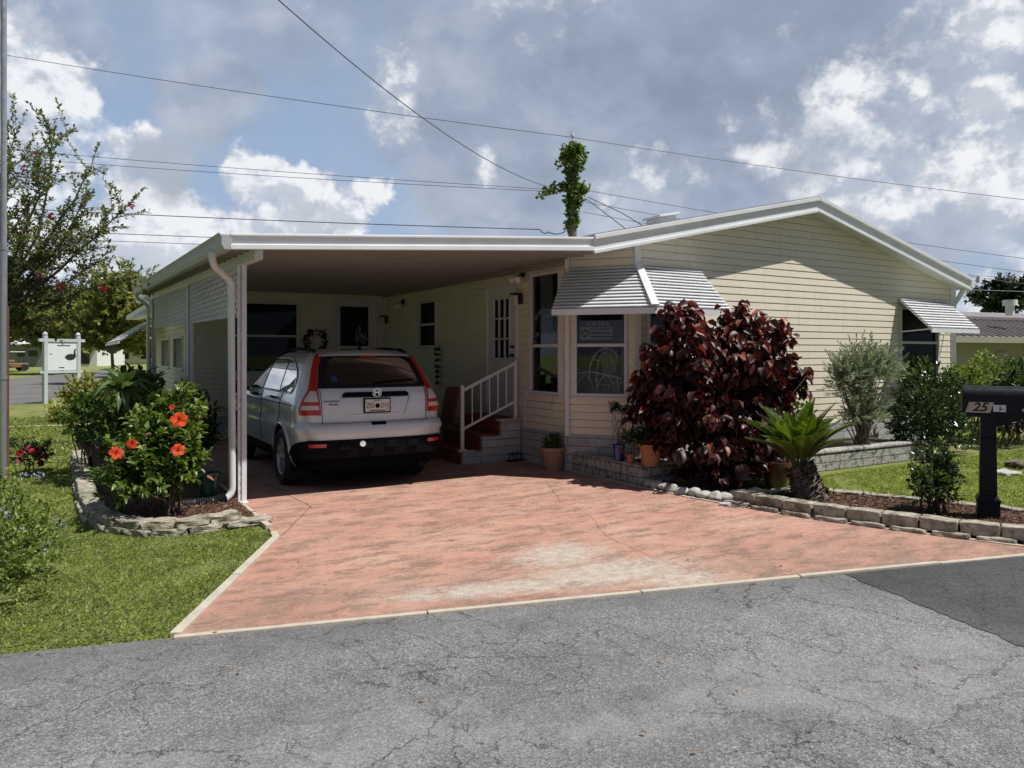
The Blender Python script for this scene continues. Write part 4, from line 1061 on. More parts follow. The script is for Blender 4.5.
def ring_len(z):
    w_, a, b, rr = it(ws, z), it(yr, z), it(yf, z), it(rrs, z); rf = min(.42, w_ * .6)
    return (w_ - rr, w_ - rr + rr * math.pi / 2, w_ - rr + rr * math.pi / 2 + (b - rf) - (a + rr), w_ - rr + rr * math.pi / 2 + (b - rf) - (a + rr) + rf * math.pi / 2, 2 * w_ - rr - rf + (rr + rf) * math.pi / 2 + (b - rf) - (a + rr))
def ring(s, z, off=0):
    p_ = ring0(s, z)
    if off:
        e = .004; ds = ring0(s + e, z) - ring0(s - e, z); dz = ring0(s, min(1.665, z + e)) - ring0(s, max(.27, z - e))
        n = ds.cross(dz)
        if n.length > 1e-9:
            n.normalize(); c_ = Vector((CX, CY + 2.2, .9))
            if n.dot(p_ - c_) < 0: n = -n
            p_ = p_ + n * off
    return p_
def sy(y, z): w_, a, rr = it(ws, z), it(yr, z), it(rrs, z); return w_ - rr + rr * math.pi / 2 + (y - a - rr)
# body
ZZ = []
for a, b in zip(zs[:-1], zs[1:]): ZZ += [a + (b - a) * i / 3 for i in range(3)]
ZZ.append(zs[-1])
half = []
def ss(z):
    l = ring_len(z); o = []
    for a, b, k in ((0, l[0], 6), (l[0], l[1], 8), (l[1], l[2], 26), (l[2], l[3], 8), (l[3], l[4], 6)): o += [a + (b - a) * i / k for i in range(k)]
    return o + [l[4]]
mb = MB(); rows = []
for z in ZZ:
    S_ = ss(z); rows.append([ring0(s + 1e-7, z) for s in S_] + [ring0(-s - 1e-7, z) for s in S_[1:-1][::-1]])
W_ = len(rows[0]); mb.v = [tuple(p) for r_ in rows for p in r_]
mb.f = [(j * W_ + i, j * W_ + (i + 1) % W_, (j + 1) * W_ + (i + 1) % W_, (j + 1) * W_ + i) for j in range(len(rows) - 1) for i in range(W_)]
mb.f += [tuple(range(W_))[::-1], tuple(range((len(rows) - 1) * W_, len(rows) * W_))]; mb.mi = [0] * len(mb.f)
body = mb.build('body', ['car_silver', 'arch_dark'], CAR)
AX = (.97, 3.59); WR = .35
cut = MB(); cut.cur = 0
for y in AX:
    for sg in (-1, 1):
        cut.tube([(CX + sg * .60, CY + y, WR), (CX + sg * 1.05, CY + y, WR)], .405, 40)
cu = cut.build('cutter', ['arch_dark'], None)
bo_ = body.modifiers.new('arches', 'BOOLEAN'); bo_.operation = 'DIFFERENCE'; bo_.object = cu; bo_.solver = 'EXACT'; bo_.material_mode = 'TRANSFER'
dg = bpy.context.evaluated_depsgraph_get(); me2 = bpy.data.meshes.new_from_object(body.evaluated_get(dg), depsgraph=dg)
body.modifiers.clear(); body.data = me2; bpy.data.objects.remove(cu)
body.data.polygons.foreach_set('use_smooth', [True] * len(body.data.polygons)); body.data.set_sharp_from_angle(angle=R(35))
# patches that follow the body
def patch(name, z0, z1, sa, sb, m, off=.005, nz=12, nsg=16, parent=None, thick=True, smooth=True, mats=None):
    mb = MB(); V = []
    for j in range(nz + 1):
        z = z0 + (z1 - z0) * j / nz; a = sa(z) if callable(sa) else sa; b = sb(z) if callable(sb) else sb
        for i in range(nsg + 1): V.append(ring(a + (b - a) * i / nsg, z, off))
    W2 = nsg + 1
    F = [(j * W2 + i, j * W2 + i + 1, (j + 1) * W2 + i + 1, (j + 1) * W2 + i) for j in range(nz) for i in range(nsg)]
    if thick:      # rim back to the body so the panel has an edge
        k = len(V); V2 = []
        for j in range(nz + 1):
            z = z0 + (z1 - z0) * j / nz; a = sa(z) if callable(sa) else sa; b = sb(z) if callable(sb) else sb
            for i in range(nsg + 1): V2.append(ring(a + (b - a) * i / nsg, z, -.01))
        V += V2
        edge = [(i, i + 1) for i in range(nsg)] + [(nz * W2 + i + 1, nz * W2 + i) for i in range(nsg)] + [((j + 1) * W2, j * W2) for j in range(nz)] + [(j * W2 + nsg, (j + 1) * W2 + nsg) for j in range(nz)]
        F += [(a, b, b + k, a + k) for a, b in edge]
    mb.add(V, F); o = mb.build(name, m, parent or CAR, smooth=smooth)
    if parent is not None: o.location = (0, 0, 0)
    return o
# rear window: black surround then glass
def fI(*pts):
    xs_, ys_ = [p[0] for p in pts], [p[1] for p in pts]
    return lambda z: float(np.interp(z, xs_, ys_))
hw = fI((1.19, .675), (1.25, .66), (1.4, .625), (1.55, .575), (1.60, .53))
rw = patch('rear_window', 1.20, 1.605, lambda z: -hw(z), hw, 'black_paint', .006, 14, 24)
g1_ = fI((1.235, .52), (1.25, .58), (1.34, .565), (1.48, .515), (1.525, .47), (1.55, .41))
patch('pane', 1.235, 1.55, lambda z: -g1_(z), g1_, 'glass_car', .009, 12, 22, rw, thick=False)
mb = MB(); mb.tube([ring(-.02, 1.24, .03), ring(.12, 1.26, .025), ring(.38, 1.275, .022), ring(.52, 1.28, .018)], .009, 8); patch_ = mb.build('wiper', 'black_plastic', CAR, smooth=True)
patch('brake_light', 1.555, 1.588, -.10, .10, 'lamp_red', .012, 3, 8)
# spoiler lip
mb = MB(); V = []
for i in range(21):
    x = -.58 + 1.16 * i / 20; q = .30 * (abs(x) / .6) ** 3 * .2
    y = CY + .405 + .075 * (x / .66) ** 2; zz = 1.60 - .03 * (x / .6) ** 2
    V += [(CX + x, y, zz), (CX + x, y + .03, zz + .022), (CX + x, y + .22, zz + .052), (CX + x, y + .22, zz - .02), (CX + x, y + .02, zz - .022)]
F = [(i * 5 + k, i * 5 + (k + 1) % 5, (i + 1) * 5 + (k + 1) % 5, (i + 1) * 5 + k) for i in range(20) for k in range(5)] + [tuple(range(5)), tuple(range(100, 105))]
mb.add(V, F); mb.build('spoiler', 'car_silver', CAR, smooth=True)
# tail lamps: tall red strip over a red / clear / red cluster
for sg in (-1, 1):
    a_ = fI((.90, .655), (1.0, .66), (1.19, .675), (1.25, .664), (1.4, .63), (1.595, .54)); b_ = fI((.90, .90), (.95, .91), (1.08, .855), (1.18, .775), (1.25, .752), (1.4, .705), (1.55, .64), (1.595, .60))
    tl_ = patch('tail_lamp', .90, 1.595, lambda z: sg * a_(z), lambda z: sg * b_(z), 'lamp_red', .014, 30, 10)
    patch('indicator', 1.05, 1.165, lambda z: sg * (a_(z) + .018), lambda z: sg * (b_(z) - .035), 'lamp_clear', .018, 5, 8, tl_)
    patch('reverse_lamp', .96, 1.01, lambda z: sg * (a_(z) + .018), lambda z: sg * (b_(z) - .03), 'lamp_clear', .018, 4, 8, tl_)
# bumper
bl_ = fI((.28, 1.24), (.45, 1.25), (.54, 1.12), (.60, .93), (.62, .8))
patch('underside_shade', .275, .42, lambda z: -bl_(z) + .02, lambda z: bl_(z) - .02, 'arch_dark', .012, 5, 48)  # near-black panel: dark underbody and its shadow put into the colour
patch('rear_bumper', .415, .62, lambda z: -bl_(z), bl_, 'black_plastic', .020, 10, 48)
patch('bumper_ledge', .70, .79, lambda z: -1.0, 1.0, 'car_silver', .016, 6, 40)
for x in (-.42, -.14, .14, .42):
    mb = MB(); c_ = ring(x, .555, .02)
    mb.prism([(-.075, -.045), (-.05, .035), (.05, .035), (.075, -.045)], c_, (1, 0, 0), (0, 0, 1), (0, .02, 0)); o = mb.build('bumper_rib', 'black_plastic', CAR, bevel=.004); o.location = -world_loc(CAR) + Vector((0, -.016, 0))
for sg in (-1, 1): patch('reflector', .545, .585, lambda z: sg * .62, lambda z: sg * .80, 'lamp_red', .026, 3, 8)
mb = MB(); c_ = ring(-.21, .57, .018); mb.tube([c_, c_ + Vector((0, -.02, 0))], .034, 20); mb.build('tow_cap', 'far_white', CAR, smooth=True)
# tailgate: seams, grip recess, applique, badge, plate
mb = MB()
for (s0, z0, s1, z1) in ((-.64, .80, -.65, 1.19), (.64, .80, .65, 1.19), (-.64, .80, .64, .80)):
    for i in range(14):
        a, b = i / 14, (i + 1) / 14; p0 = ring(s0 + (s1 - s0) * a, z0 + (z1 - z0) * a, .003); p1 = ring(s0 + (s1 - s0) * b, z0 + (z1 - z0) * b, .003); mb.bar(p0, p1, .006, .004)
mb.build('tailgate_seam', 'arch_dark', CAR)
mb = MB()
for (s0, z0, s1, z1) in ((-.43, 1.10, -.345, .885), (.43, 1.10, .345, .885), (-.345, .885, .345, .885)):
    for i in range(12): mb.bar(ring(s0 + (s1 - s0) * i / 12, z0 + (z1 - z0) * i / 12, .004), ring(s0 + (s1 - s0) * (i + 1) / 12, z0 + (z1 - z0) * (i + 1) / 12, .004), .016, .012)
mb.build('plate_recess', 'car_silver', CAR, smooth=True)
patch('tailgate_trim', 1.095, 1.142, fI((1.095, -.40), (1.12, -.41), (1.142, -.37)), fI((1.095, .40), (1.12, .41), (1.142, .37)), 'black_plastic', .030, 5, 20)
patch('tailgate_grip', .765, .797, -.09, .09, 'black_plastic', .020, 3, 8)
bz = ring(0, 1.13, .034)
mb = MB()
fr_ = [(.055 * math.copysign(abs(math.cos(a)) ** .55, math.cos(a)), .048 * math.copysign(abs(math.sin(a)) ** .55, math.sin(a))) for a in [2 * math.pi * i / 28 for i in range(28)]]
fi_ = [(x * .84, y * .82) for x, y in fr_]
vs = [bz + Vector((x, 0, y)) for x, y in fr_] + [bz + Vector((x, 0, y)) for x, y in fi_]; vs += [v + Vector((0, -.012, 0)) for v in vs]
fs = []
for i in range(28):
    j = (i + 1) % 28; fs += [(56 + i, 56 + j, 84 + j, 84 + i), (i, j, 56 + j, 56 + i), (28 + i, 84 + i, 84 + j, 28 + j)]
mb.add(vs, fs)
for sg in (-1, 1): mb.add([bz + Vector((sg * a, -.012 + d, b)) for d in (0, .012) for a, b in ((.018, -.038), (.033, -.038), (.038, .038), (.022, .038))], [(0, 1, 2, 3), (4, 7, 6, 5), (0, 4, 5, 1), (1, 5, 6, 2), (2, 6, 7, 3), (3, 7, 4, 0)])
mb.obox(bz + Vector((0, -.006, 0)), (.02, 0, 0), (0, .006, 0), (0, 0, .008)); mb.build('badge', 'chrome', CAR)
pz = ring(0, .995, .018); PL = MB(); PL.obox(pz, (.165, 0, 0), (0, .006, 0), (0, 0, .088)); plo = PL.build('licence_plate', 'black_plastic', CAR, bevel=.003)
mb = MB(); mb.obox(pz + Vector((0, -.006, 0)), (.150, 0, 0), (0, .003, 0), (0, 0, .072)); o = mb.build('plate_face', 'plate_white', plo); o.location = (0, 0, 0)
mb = MB(); ux = Vector((1, 0, 0)); uz = Vector((0, 0, 1)); put_text(mb, 'Z05', .088, pz + Vector((-.088, -.0105, -.004)), ux, uz, sx=.74); put_text(mb, 'DVJ', .088, pz + Vector((.088, -.0105, -.004)), ux, uz, sx=.74); put_text(mb, 'FLORIDA', .026, pz + Vector((0, -.0105, .058)), ux, uz); mb.obox(pz + Vector((0, -.0095, -.060)), (.10, 0, 0), (0, .0004, 0), (0, 0, .006)); o = mb.build('lettering', 'plate_green', plo, recalc=False); o.location = (0, 0, 0)
mb = MB(); mb.lathe([(.005, -.001), (.028, 0)], (0, 0, 0), 14, cap=True); mb.v = [(pz.x + x, pz.y - .0108, pz.z - .004 + y) for x, y, z in mb.v]; o = mb.build('plate_emblem', 'plate_orange', plo); o.location = (0, 0, 0)
# small dark dealer script on the tailgate
mb = MB(); rr = random.Random(5)
for row, (z, x0, x1, h) in enumerate(((1.055, -.62, -.45, .016), (1.018, -.57, -.47, .014))):
    x = x0
    while x < x1:
        w_ = rr.uniform(.010, .018); mb.bar(ring(x, z - h * rr.uniform(.4, 1), .004), ring(x + w_, z + h * rr.uniform(.3, 1), .004), .004, .003); mb.bar(ring(x, z + h * rr.uniform(-.5, .5), .004), ring(x + w_ * 1.3, z - h * rr.uniform(-.5, .8), .004), .004, .003); x += w_ * 1.15
mb.build('dealer_script', 'ink', CAR)
patch('window_sticker', 1.27, 1.335, -.50, -.43, 'sticker_blue', .0115, 2, 2, thick=False)
# side glass and trims, both sides
ya_ = fI((1.135, .62), (1.18, .53), (1.25, .50), (1.33, .55), (1.41, .68), (1.48, .88), (1.52, 1.06), (1.54, 1.25)); yb_ = fI((1.135, 3.08), (1.2, 2.93), (1.35, 2.66), (1.5, 2.36), (1.54, 2.2))
for sg in (-1, 1):
    so = patch('side_glazing', 1.135, 1.54, lambda z: sg * sy(ya_(z), z), lambda z: sg * sy(yb_(z), z), 'black_paint', .004, 18, 40)
    div = [(1.28, 1.30), (2.02, 2.06)]
    for (lo_, hi_) in ((lambda z: ya_(z) + .03, lambda z: 1.10 + (z - 1.1) * .30), (lambda z: 1.15 + (z - 1.1) * .30, lambda z: 2.00), (lambda z: 2.07, lambda z: yb_(z) - .05)):
        top = 1.515
        patch('pane', 1.15, top, lambda z: sg * sy(min(lo_(z), hi_(z) - .01), z), lambda z: sg * sy(hi_(z), z), 'glass_car', .008, 14, 16, so, thick=False)
    mb = MB(); pts = [ring(sg * sy(yb_(z), z), z, .006) for z in np.linspace(1.135, 1.54, 14)] + [ring(sg * sy(y, 1.54), 1.54, .006) for y in np.linspace(2.15, 1.3, 8)] + [ring(sg * sy(ya_(z), z), z, .006) for z in np.linspace(1.54, 1.135, 22)] + [ring(sg * sy(y, 1.135), 1.135, .006) for y in np.linspace(.64, 3.08, 24)]
    mb.tube(pts, .010, 6); mb.build('window_trim', 'chrome', CAR, smooth=True)
    # character groove, door seams, handles, sill cladding, wheel arch lips
    mb = MB()
    for i in range(40):
        y0_, y1_ = .38 + 3.2 * i / 40, .38 + 3.2 * (i + 1) / 40; mb.bar(ring(sg * sy(y0_, 1.0), 1.0, .002), ring(sg * sy(y1_, 1.0), 1.0, .002), .009, .007)
    for pts in ([(1.36, .45), (1.30, .62), (1.12, .75), (1.03, .92), (1.0, 1.13)], [(2.03, .36), (2.03, .7), (2.04, 1.13)], [(3.12, .36), (3.16, .7), (3.10, 1.02), (3.08, 1.13)]):
        for (a, b), (c_, e) in zip(pts[:-1], pts[1:]):
            for i in range(6): mb.bar(ring(sg * sy(a + (c_ - a) * i / 6, b + (e - b) * i / 6), b + (e - b) * i / 6, .002), ring(sg * sy(a + (c_ - a) * (i + 1) / 6, b + (e - b) * (i + 1) / 6), b + (e - b) * (i + 1) / 6, .002), .007, .006)
    mb.build('door_seam', 'arch_dark', CAR)
    for y in (1.30, 2.30):
        mb = MB(); p0 = ring(sg * sy(y - .1, 1.06), 1.06, .02); p1 = ring(sg * sy(y + .1, 1.06), 1.06, .02); mb.tube([p0, p0.lerp(p1, .1) + Vector((sg * .02, 0, 0)), p0.lerp(p1, .9) + Vector((sg * .02, 0, 0)), p1], [.012, .017, .017, .012], 8); mb.build('door_handle', 'black_plastic', CAR, smooth=True)
    patch('sill_cladding', .29, .44, sg * sy(1.40, .4), sg * sy(3.15, .4), 'black_plastic', .016, 5, 20)
    for y in AX:
        mb = MB(); mb.tube([(CX + sg * (it(ws, WR + .41 * math.sin(a)) + .0), CY + y + .415 * math.cos(a), WR + .415 * math.sin(a)) for a in np.linspace(-.15, math.pi + .15, 26)], .018, 8); mb.build('arch_lip', 'black_plastic' if y < 0 else 'car_silver', CAR, smooth=True)
    mb = MB(); c_ = Vector((CX + sg * 1.0, CY + 3.02, 1.13)); mb.tube([c_ + Vector((-sg * .14, .03, -.03)), c_ + Vector((-sg * .05, .02, -.02)), c_], [.03, .025, .03], 8)
    mb.tube([c_ + Vector((0, -.05, 0)), c_ + Vector((0, -.03, 0)), c_ + Vector((0, .06, 0)), c_ + Vector((0, .10, 0))], [.09, .10, .085, .03], 14); mb.build('wing_mirror', 'black_plastic', CAR, smooth=True)
    mb = MB(); mb.tube([(CX + sg * .585, CY + .62, 1.615), (CX + sg * .575, CY + .72, 1.648), (CX + sg * .57, CY + 1.4, 1.672), (CX + sg * .565, CY + 2.0, 1.655), (CX + sg * .56, CY + 2.15, 1.63)], [.014, .018, .018, .018, .014], 8); mb.build('roof_rail', 'black_plastic', CAR, smooth=True)
    # wheels
    for y in AX:
        c_ = Vector((CX + sg * .80, CY + y, WR))
        def lx(prof, n=40):     # lathe about the axle, profile in (radius, outward)
            m_ = MB(); m_.lathe(prof, (0, 0, 0), n, cap=False); m_.v = [(c_.x + sg * v[2], c_.y + v[0], c_.z + v[1]) for v in m_.v]; return m_
        hub = lx([(.0, -.02), (.13, -.02), (.13, .01), (.0, .01)], 24).build('wheel', 'arch_dark', CAR)
        o = lx([(.225, -.10), (.30, -.115), (.338, -.09), (.349, -.05), (.349, .05), (.338, .09), (.30, .118), (.25, .112), (.222, .10), (.222, -.1)]).build('tyre', 'rubber', hub, smooth=True); o.location = (0, 0, 0)
        rm = lx([(.222, -.09), (.222, .095), (.212, .10), (.200, .085), (.195, .02), (.195, -.09)])
        for k in range(5):
            a = 2 * math.pi * k / 5 + .3; r0_, r1_ = .02, .205
            d = Vector((0, math.cos(a), math.sin(a))); s_ = Vector((0, -math.sin(a), math.cos(a))); o0 = c_ + Vector((sg * .075, 0, 0)); ox = Vector((sg * .02, 0, 0))
            q = [o0 + d * r0_ - s_ * .03, o0 + d * r1_ - s_ * .055, o0 + d * r1_ + s_ * .055, o0 + d * r0_ + s_ * .03]; rm.hexa([p - ox for p in q] + [p + ox * .6 for p in q])
        m_ = MB(); m_.lathe([(.0, .03), (.05, .03), (.045, .10), (.0, .105)], (0, 0, 0), 18, cap=False); rm.add([(c_.x + sg * v[2], c_.y + v[0], c_.z + v[1]) for v in m_.v], m_.f)
        o = rm.build('rim', 'alloy', hub, bevel=.004, smooth=True); o.location = (0, 0, 0)
mb = MB(); mb.box(CX - .62, CY + .25, .2, CX + .62, CY + 4.3, .33); mb.box(CX - .5, CY + .12, .26, CX + .5, CY + .35, .36); mb.build('underbody', 'arch_dark', CAR)
mb = MB(); mb.tube([(CX + .55, CY + .5, .27), (CX + .55, CY + .2, .27), (CX + .56, CY + .05, .262)], .030, 12); mb.build('exhaust_pipe', 'arch_dark', CAR, smooth=True)
mb = MB(); mb.tube([(CX, CY + .70, 1.655), (CX, CY + .70, 1.68), (CX, CY + .55, 1.76)], [.03, .018, .006], 8); mb.build('aerial', 'black_plastic', CAR, smooth=True)
for sg in (-1, 1): 
    mb = MB(); mb.box(CX + sg * .80 - .09, CY + .56, .2, CX + sg * .80 + .09, CY + .572, .40); mb.build('mud_flap', 'black_plastic', CAR)
# ------------------------------------------------------------------ mailbox
MBX = empty('mailbox', 'black mailbox on a square post with number plaque beside the driveway', 'mailbox', (7.56, 3.82, 0))
q = Vector((7.56, 3.82, 0)); ax = Vector((.515, -.857, 0)).normalized(); nn = Vector((-ax.y, ax.x, 0)); nn = -nn if nn.dot(q) > 0 else nn
mb = MB()
def sq(m_, w0, z0, w1, z1):
    m_.hexa([q + ax * (sx * w0) + nn * (sy_ * w0) + Vector((0, 0, z0)) for sx, sy_ in ((-1, -1), (1, -1), (1, 1), (-1, 1))] + [q + ax * (sx * w1) + nn * (sy_ * w1) + Vector((0, 0, z1)) for sx, sy_ in ((-1, -1), (1, -1), (1, 1), (-1, 1))])
sq(mb, .072, .26, .066, .80); sq(mb, .066, .815, .062, 1.06); sq(mb, .07, .80, .07, .815)
mb.build('post', 'black_paint', MBX, bevel=.006)
mb = MB(); sq(mb, .095, 0, .092, .20); sq(mb, .10, .20, .10, .225); sq(mb, .098, .225, .074, .262); mb.build('post_base', 'black_paint', MBX, bevel=.005)
mb = MB(); a0, a1 = q - ax * .215, q + ax * .44
prof = [(-.10, 0), (.10, 0), (.10, .16)] + [(.10 * math.cos(a), .16 + .10 * math.sin(a)) for a in np.linspace(.15, math.pi - .15, 12)] + [(-.10, .16)]
mb.prism(prof, a0 + Vector((0, 0, 1.035)), nn, (0, 0, 1), ax * .69); mb.build('box', 'black_paint', MBX, bevel=.01, smooth=True)
mb = MB(); mb.obox(q + ax * .12 + Vector((0, 0, 1.02)), ax * .30, nn * .085, (0, 0, .018)); mb.hexa([q + ax * .06 + nn * s * .04 + Vector((0, 0, .92)) for s in (-1, 1)] + [q + ax * .1 + nn * s * .04 + Vector((0, 0, .92)) for s in (1, -1)] + [q + ax * .06 + nn * s * .04 + Vector((0, 0, 1.005)) for s in (-1, 1)] + [q + ax * .30 + nn * s * .04 + Vector((0, 0, 1.005)) for s in (1, -1)]); mb.build('bracket', 'black_paint', MBX, bevel=.004)
pc = q + nn * .1015 - ax * .075 + Vector((0, 0, 1.095))
uxm = ax if True else -ax
mb = MB(); mb.prism([(-.115, -.05), (.085, -.05), (.115, .05), (-.085, .05)], pc, uxm, (0, 0, 1), nn * .004); PLQ = mb.build('number_plaque', 'concrete_edge', MBX); PLQ['label'] = 'cream slanted plaque with black numerals'
mb = MB(); put_text(mb, '25', .115, pc + nn * .0052, uxm, (0, 0, 1), shear=.3, bold=.003, sx=1.05); o = mb.build('numerals', 'ink', PLQ, recalc=False); o.location = (0, 0, 0)
mb = MB(); pc2 = q + nn * .1015 + ax * .085 + Vector((0, 0, 1.09)); mb.obox(pc2, ax * .05, (0, 0, .032), nn * .002); st_ = mb.build('name_sticker', 'sign_white', MBX)
mb = MB(); mb.obox(pc2 + nn * .0025 + ax * .005, ax * .007, (0, 0, .02), nn * .0006); mb.obox(pc2 + nn * .0025 + ax * .015 + Vector((0, 0, -.008)), ax * .02, (0, 0, .004), nn * .0006); o = mb.build('sticker_mark', 'terracotta', st_); o.location = (0, 0, 0)
mb = MB(); mb.tube([q + nn * .10 + ax * .27 + Vector((0, 0, 1.08)), q + nn * .118 + ax * .27 + Vector((0, 0, 1.08))], .014, 10); mb.build('flag_pivot', 'galv', MBX, smooth=True)

# ------------------------------------------------------------------ stones and blocks
def stone_mesh(name, l, w_, h, seed, rough=.008, m='edging_stone', cuts=3, bev=.07):
    bm = bmesh.new(); bmesh.ops.create_cube(bm, size=1); bmesh.ops.bevel(bm, geom=list(bm.edges), offset=bev, segments=1, affect='EDGES')
    bmesh.ops.subdivide_edges(bm, edges=bm.edges, cuts=cuts, use_grid_fill=True)
    r_ = random.Random(seed)
    ph = [r_.uniform(0, 6) for _ in range(6)]
    for v in bm.verts:
        x, y, z = v.co
        v.co = Vector((x * l, y * w_, (z + .5) * h)) + Vector((math.sin(9 * y + ph[0] + 5 * z), math.sin(8 * x + ph[1] + 4 * z), math.sin(7 * x + ph[2] + 6 * y))) * rough + Vector((r_.uniform(-1, 1), r_.uniform(-1, 1), r_.uniform(-1, 1))) * rough * .5
    me = bpy.data.meshes.new(name); bm.to_mesh(me); bm.free(); me.materials.append(MATS[m]); return me
def along(pts, step):
    pts = [Vector((*p, 0)) for p in pts]; out = []; carry = step / 2
    for a, b in zip(pts[:-1], pts[1:]):
        L = (b - a).length; d = (b - a) / L; s = carry
        while s < L: out.append((a + d * s, math.atan2(d.y, d.x))); s += step
        carry = s - L
    return out
def put(me, name, loc, rz, label, cat, group):
    o = bpy.data.objects.new(name, me); COL.objects.link(o); o.location = loc; o.rotation_euler = (random.uniform(-.03, .03), random.uniform(-.03, .03), rz + random.uniform(-.04, .04))
    return tag(o, label, cat, group)
sm = [stone_mesh('bed_stone', .28, .17, .07, i, .007) for i in range(5)]
LB = [(1.50, 7.33), (1.18, 7.26), (.9, 7.20), (.62, 7.30), (.36, 7.65), (.24, 8.1), (.19, 8.9), (.17, 10), (.15, 13.2)]
for lay in range(2):
    for i, (p_, a) in enumerate(along(LB if lay == 0 else [(1.40, 7.31)] + LB[1:], .285)):
        jj = .0 if lay == 0 else .03
        d = Vector((-math.sin(a), math.cos(a), 0)) * (-jj)
        put(random.choice(sm), 'bed_stone', p_ + d + Vector((random.uniform(-.01, .01), random.uniform(-.01, .01), lay * .069 - .005)), a + (math.pi if random.random() < .5 else 0), 'weathered flat stone in the low curved wall round the hibiscus bed', 'stone', 'stones of the left bed wall')
put(stone_mesh('step_stone', .42, .17, .05, 9, .006), 'paving_slab', (1.46, 7.25, 0.02), .25, 'flat grey slab at the front corner post, end of the bed wall', 'slab', None)
sm2 = [stone_mesh('edging_block', .292, .17, .11, 20 + i, .003, bev=.035) for i in range(4)]
RB = [(6.16, 5.66), (6.15, 5.25), (6.24, 4.75), (6.42, 4.25), (6.66, 3.65), (6.93, 3.15), (7.45, 2.5)]
for i, (p_, a) in enumerate(along(RB, .305)):
    put(sm2[i % 4], 'edging_block', p_ + Vector((.05, .02, .035)), a, 'buff concrete block in the top row between mulch bed and driveway', 'block', 'blocks edging the mulch bed')
sm3 = [stone_mesh('footing_block', .285, .15, .05, 30 + i, .005) for i in range(3)]
for i, (p_, a) in enumerate(along([(6.08, 5.72)] + RB[1:], .33)):
    put(sm3[i % 3], 'footing_block', p_ + Vector((-.015, -.01, .0)), a, 'low flat block half buried in front of the mulch bed blocks', 'block', 'flat blocks under the bed edging')
for i, (p_, a) in enumerate(along([(6.35, 5.72), (7.1, 5.70), (7.3, 5.55), (7.45, 5.33), (7.75, 4.65), (8.05, 3.95), (8.35, 3.1), (8.6, 2.5)], .30)):
    put(sm3[i % 3], 'lawn_edging', p_ + Vector((0, 0, .025)), a, 'flat concrete paver in the row between mulch bed and lawn', 'paver', 'pavers along the lawn side of the bed')
rk = []
for i in range(4):
    bm = bmesh.new(); bmesh.ops.create_icosphere(bm, subdivisions=3, radius=1); r_ = random.Random(i); ph = [r_.uniform(0, 6) for _ in range(3)]
    for v in bm.verts: v.co = Vector((v.co.x * .085, v.co.y * .07, v.co.z * .06)) * (1 + .12 * math.sin(3 * v.co.x + ph[0]) + .1 * math.sin(4 * v.co.y + ph[1]) + .08 * math.sin(5 * v.co.z + ph[2]))
    me = bpy.data.meshes.new('border_rock'); bm.to_mesh(me); bm.free(); me.materials.append(MATS['rock_pale']); me.polygons.foreach_set('use_smooth', [True] * len(me.polygons)); rk.append(me)
for i, (p_, a) in enumerate(along([(6.0, 6.95), (6.0, 6.3), (6.06, 5.85), (6.25, 5.80), (6.75, 5.80)], .145)):
    put(rk[i % 4], 'border_rock', p_ + Vector((random.uniform(-.015, .015), 0, .045)), a + random.uniform(0, 3), 'rounded pale rock in the border at the foot of the copper leaved bush', 'rock', 'pale rocks under the copper leaved bush')
put(stone_mesh('s', .20, .10, .03, 77, .004, 'rock_pale'), 'paving_slab', ground(727, 506) + Vector((0, 0, .01)), .4, 'small white slab lying between border rocks and edging blocks', 'slab', None)
put(stone_mesh('s', .5, .3, .09, 78, .02, 'bark'), 'timber_slab', (11.6, 5.35, 0.0), -.3, 'brown timber slab lying on the lawn behind the mailbox', 'slab', None)
put(stone_mesh('s', .3, .3, .05, 79, .006, 'rock_pale'), 'paving_slab', (10.7, 5.2, 0.0), -.3, 'pale square paver on the lawn behind the mailbox post', 'slab', None)
# planter walls
mb = MB(); mb.box(5.93, 6.92, 0, 6.07, 8.36, .245); mb.box(6.07, 6.92, 0, 6.5, 7.05, .243); mb.box(5.92, 6.90, .245, 6.10, 8.33, .262)
pw = mb.build('planter_wall', 'block_dirty', bevel=.012); tag(pw, 'low mossy block planter wall under the corner bay, pots standing on it', 'planter')
mb = MB(); mb.box(6.07, 7.05, 0, 6.62, 8.2, .235); o = mb.build('planter_soil', 'soil'); o.parent = pw
mb = MB(); mb.box(6.95, 6.60, 0, 11.3, 6.78, .24); mb.box(11.14, 6.78, 0, 11.3, 7.6, .24); mb.box(6.93, 6.585, .24, 11.32, 6.79, .28); mb.box(6.95, 6.78, 0, 7.1, 7.6, .24)
pw2 = mb.build('planter_wall', 'block_dirty', bevel=.012); tag(pw2, 'long low stained block planter wall below the gable behind the cycad', 'planter')
mb = MB(); mb.box(7.1, 6.79, 0, 11.14, 7.66, .23); o = mb.build('planter_soil', 'soil'); o.parent = pw2

# ------------------------------------------------------------------ pots
def pot(name, loc, r, h, m, label, ribs=0, lean=1.0):
    P_ = empty(name, label, 'plant pot', loc)
    wob = (lambda a, z: .025 * math.cos(ribs * a) if z < h * .84 else 0) if ribs else None
    mb = MB(); mb.lathe([(r * .68, 0), (r * .70, .01), (r * .90, h * .82), (r * .92, h * .84), (r * 1.0, h * .86), (r * 1.0, h * .99), (r * .95, h), (r * .88, h * .98), (r * .86, h * .9)], loc, 48 if ribs else 28, wob=wob); mb.build('pot_body', m, P_, smooth=True)
    mb = MB(); mb.lathe([(r * .87, h * .9), (r * .4, h * .93), (.01, h * .93)], loc, 20, cap=False); mb.build('potting_soil', 'soil', P_)
    return P_
leafmat('leaf_green', [(0, (.03, .065, .014)), (.5, (.07, .13, .026)), (.85, (.13, .20, .045)), (1, (.22, .28, .07))], .38, .28)
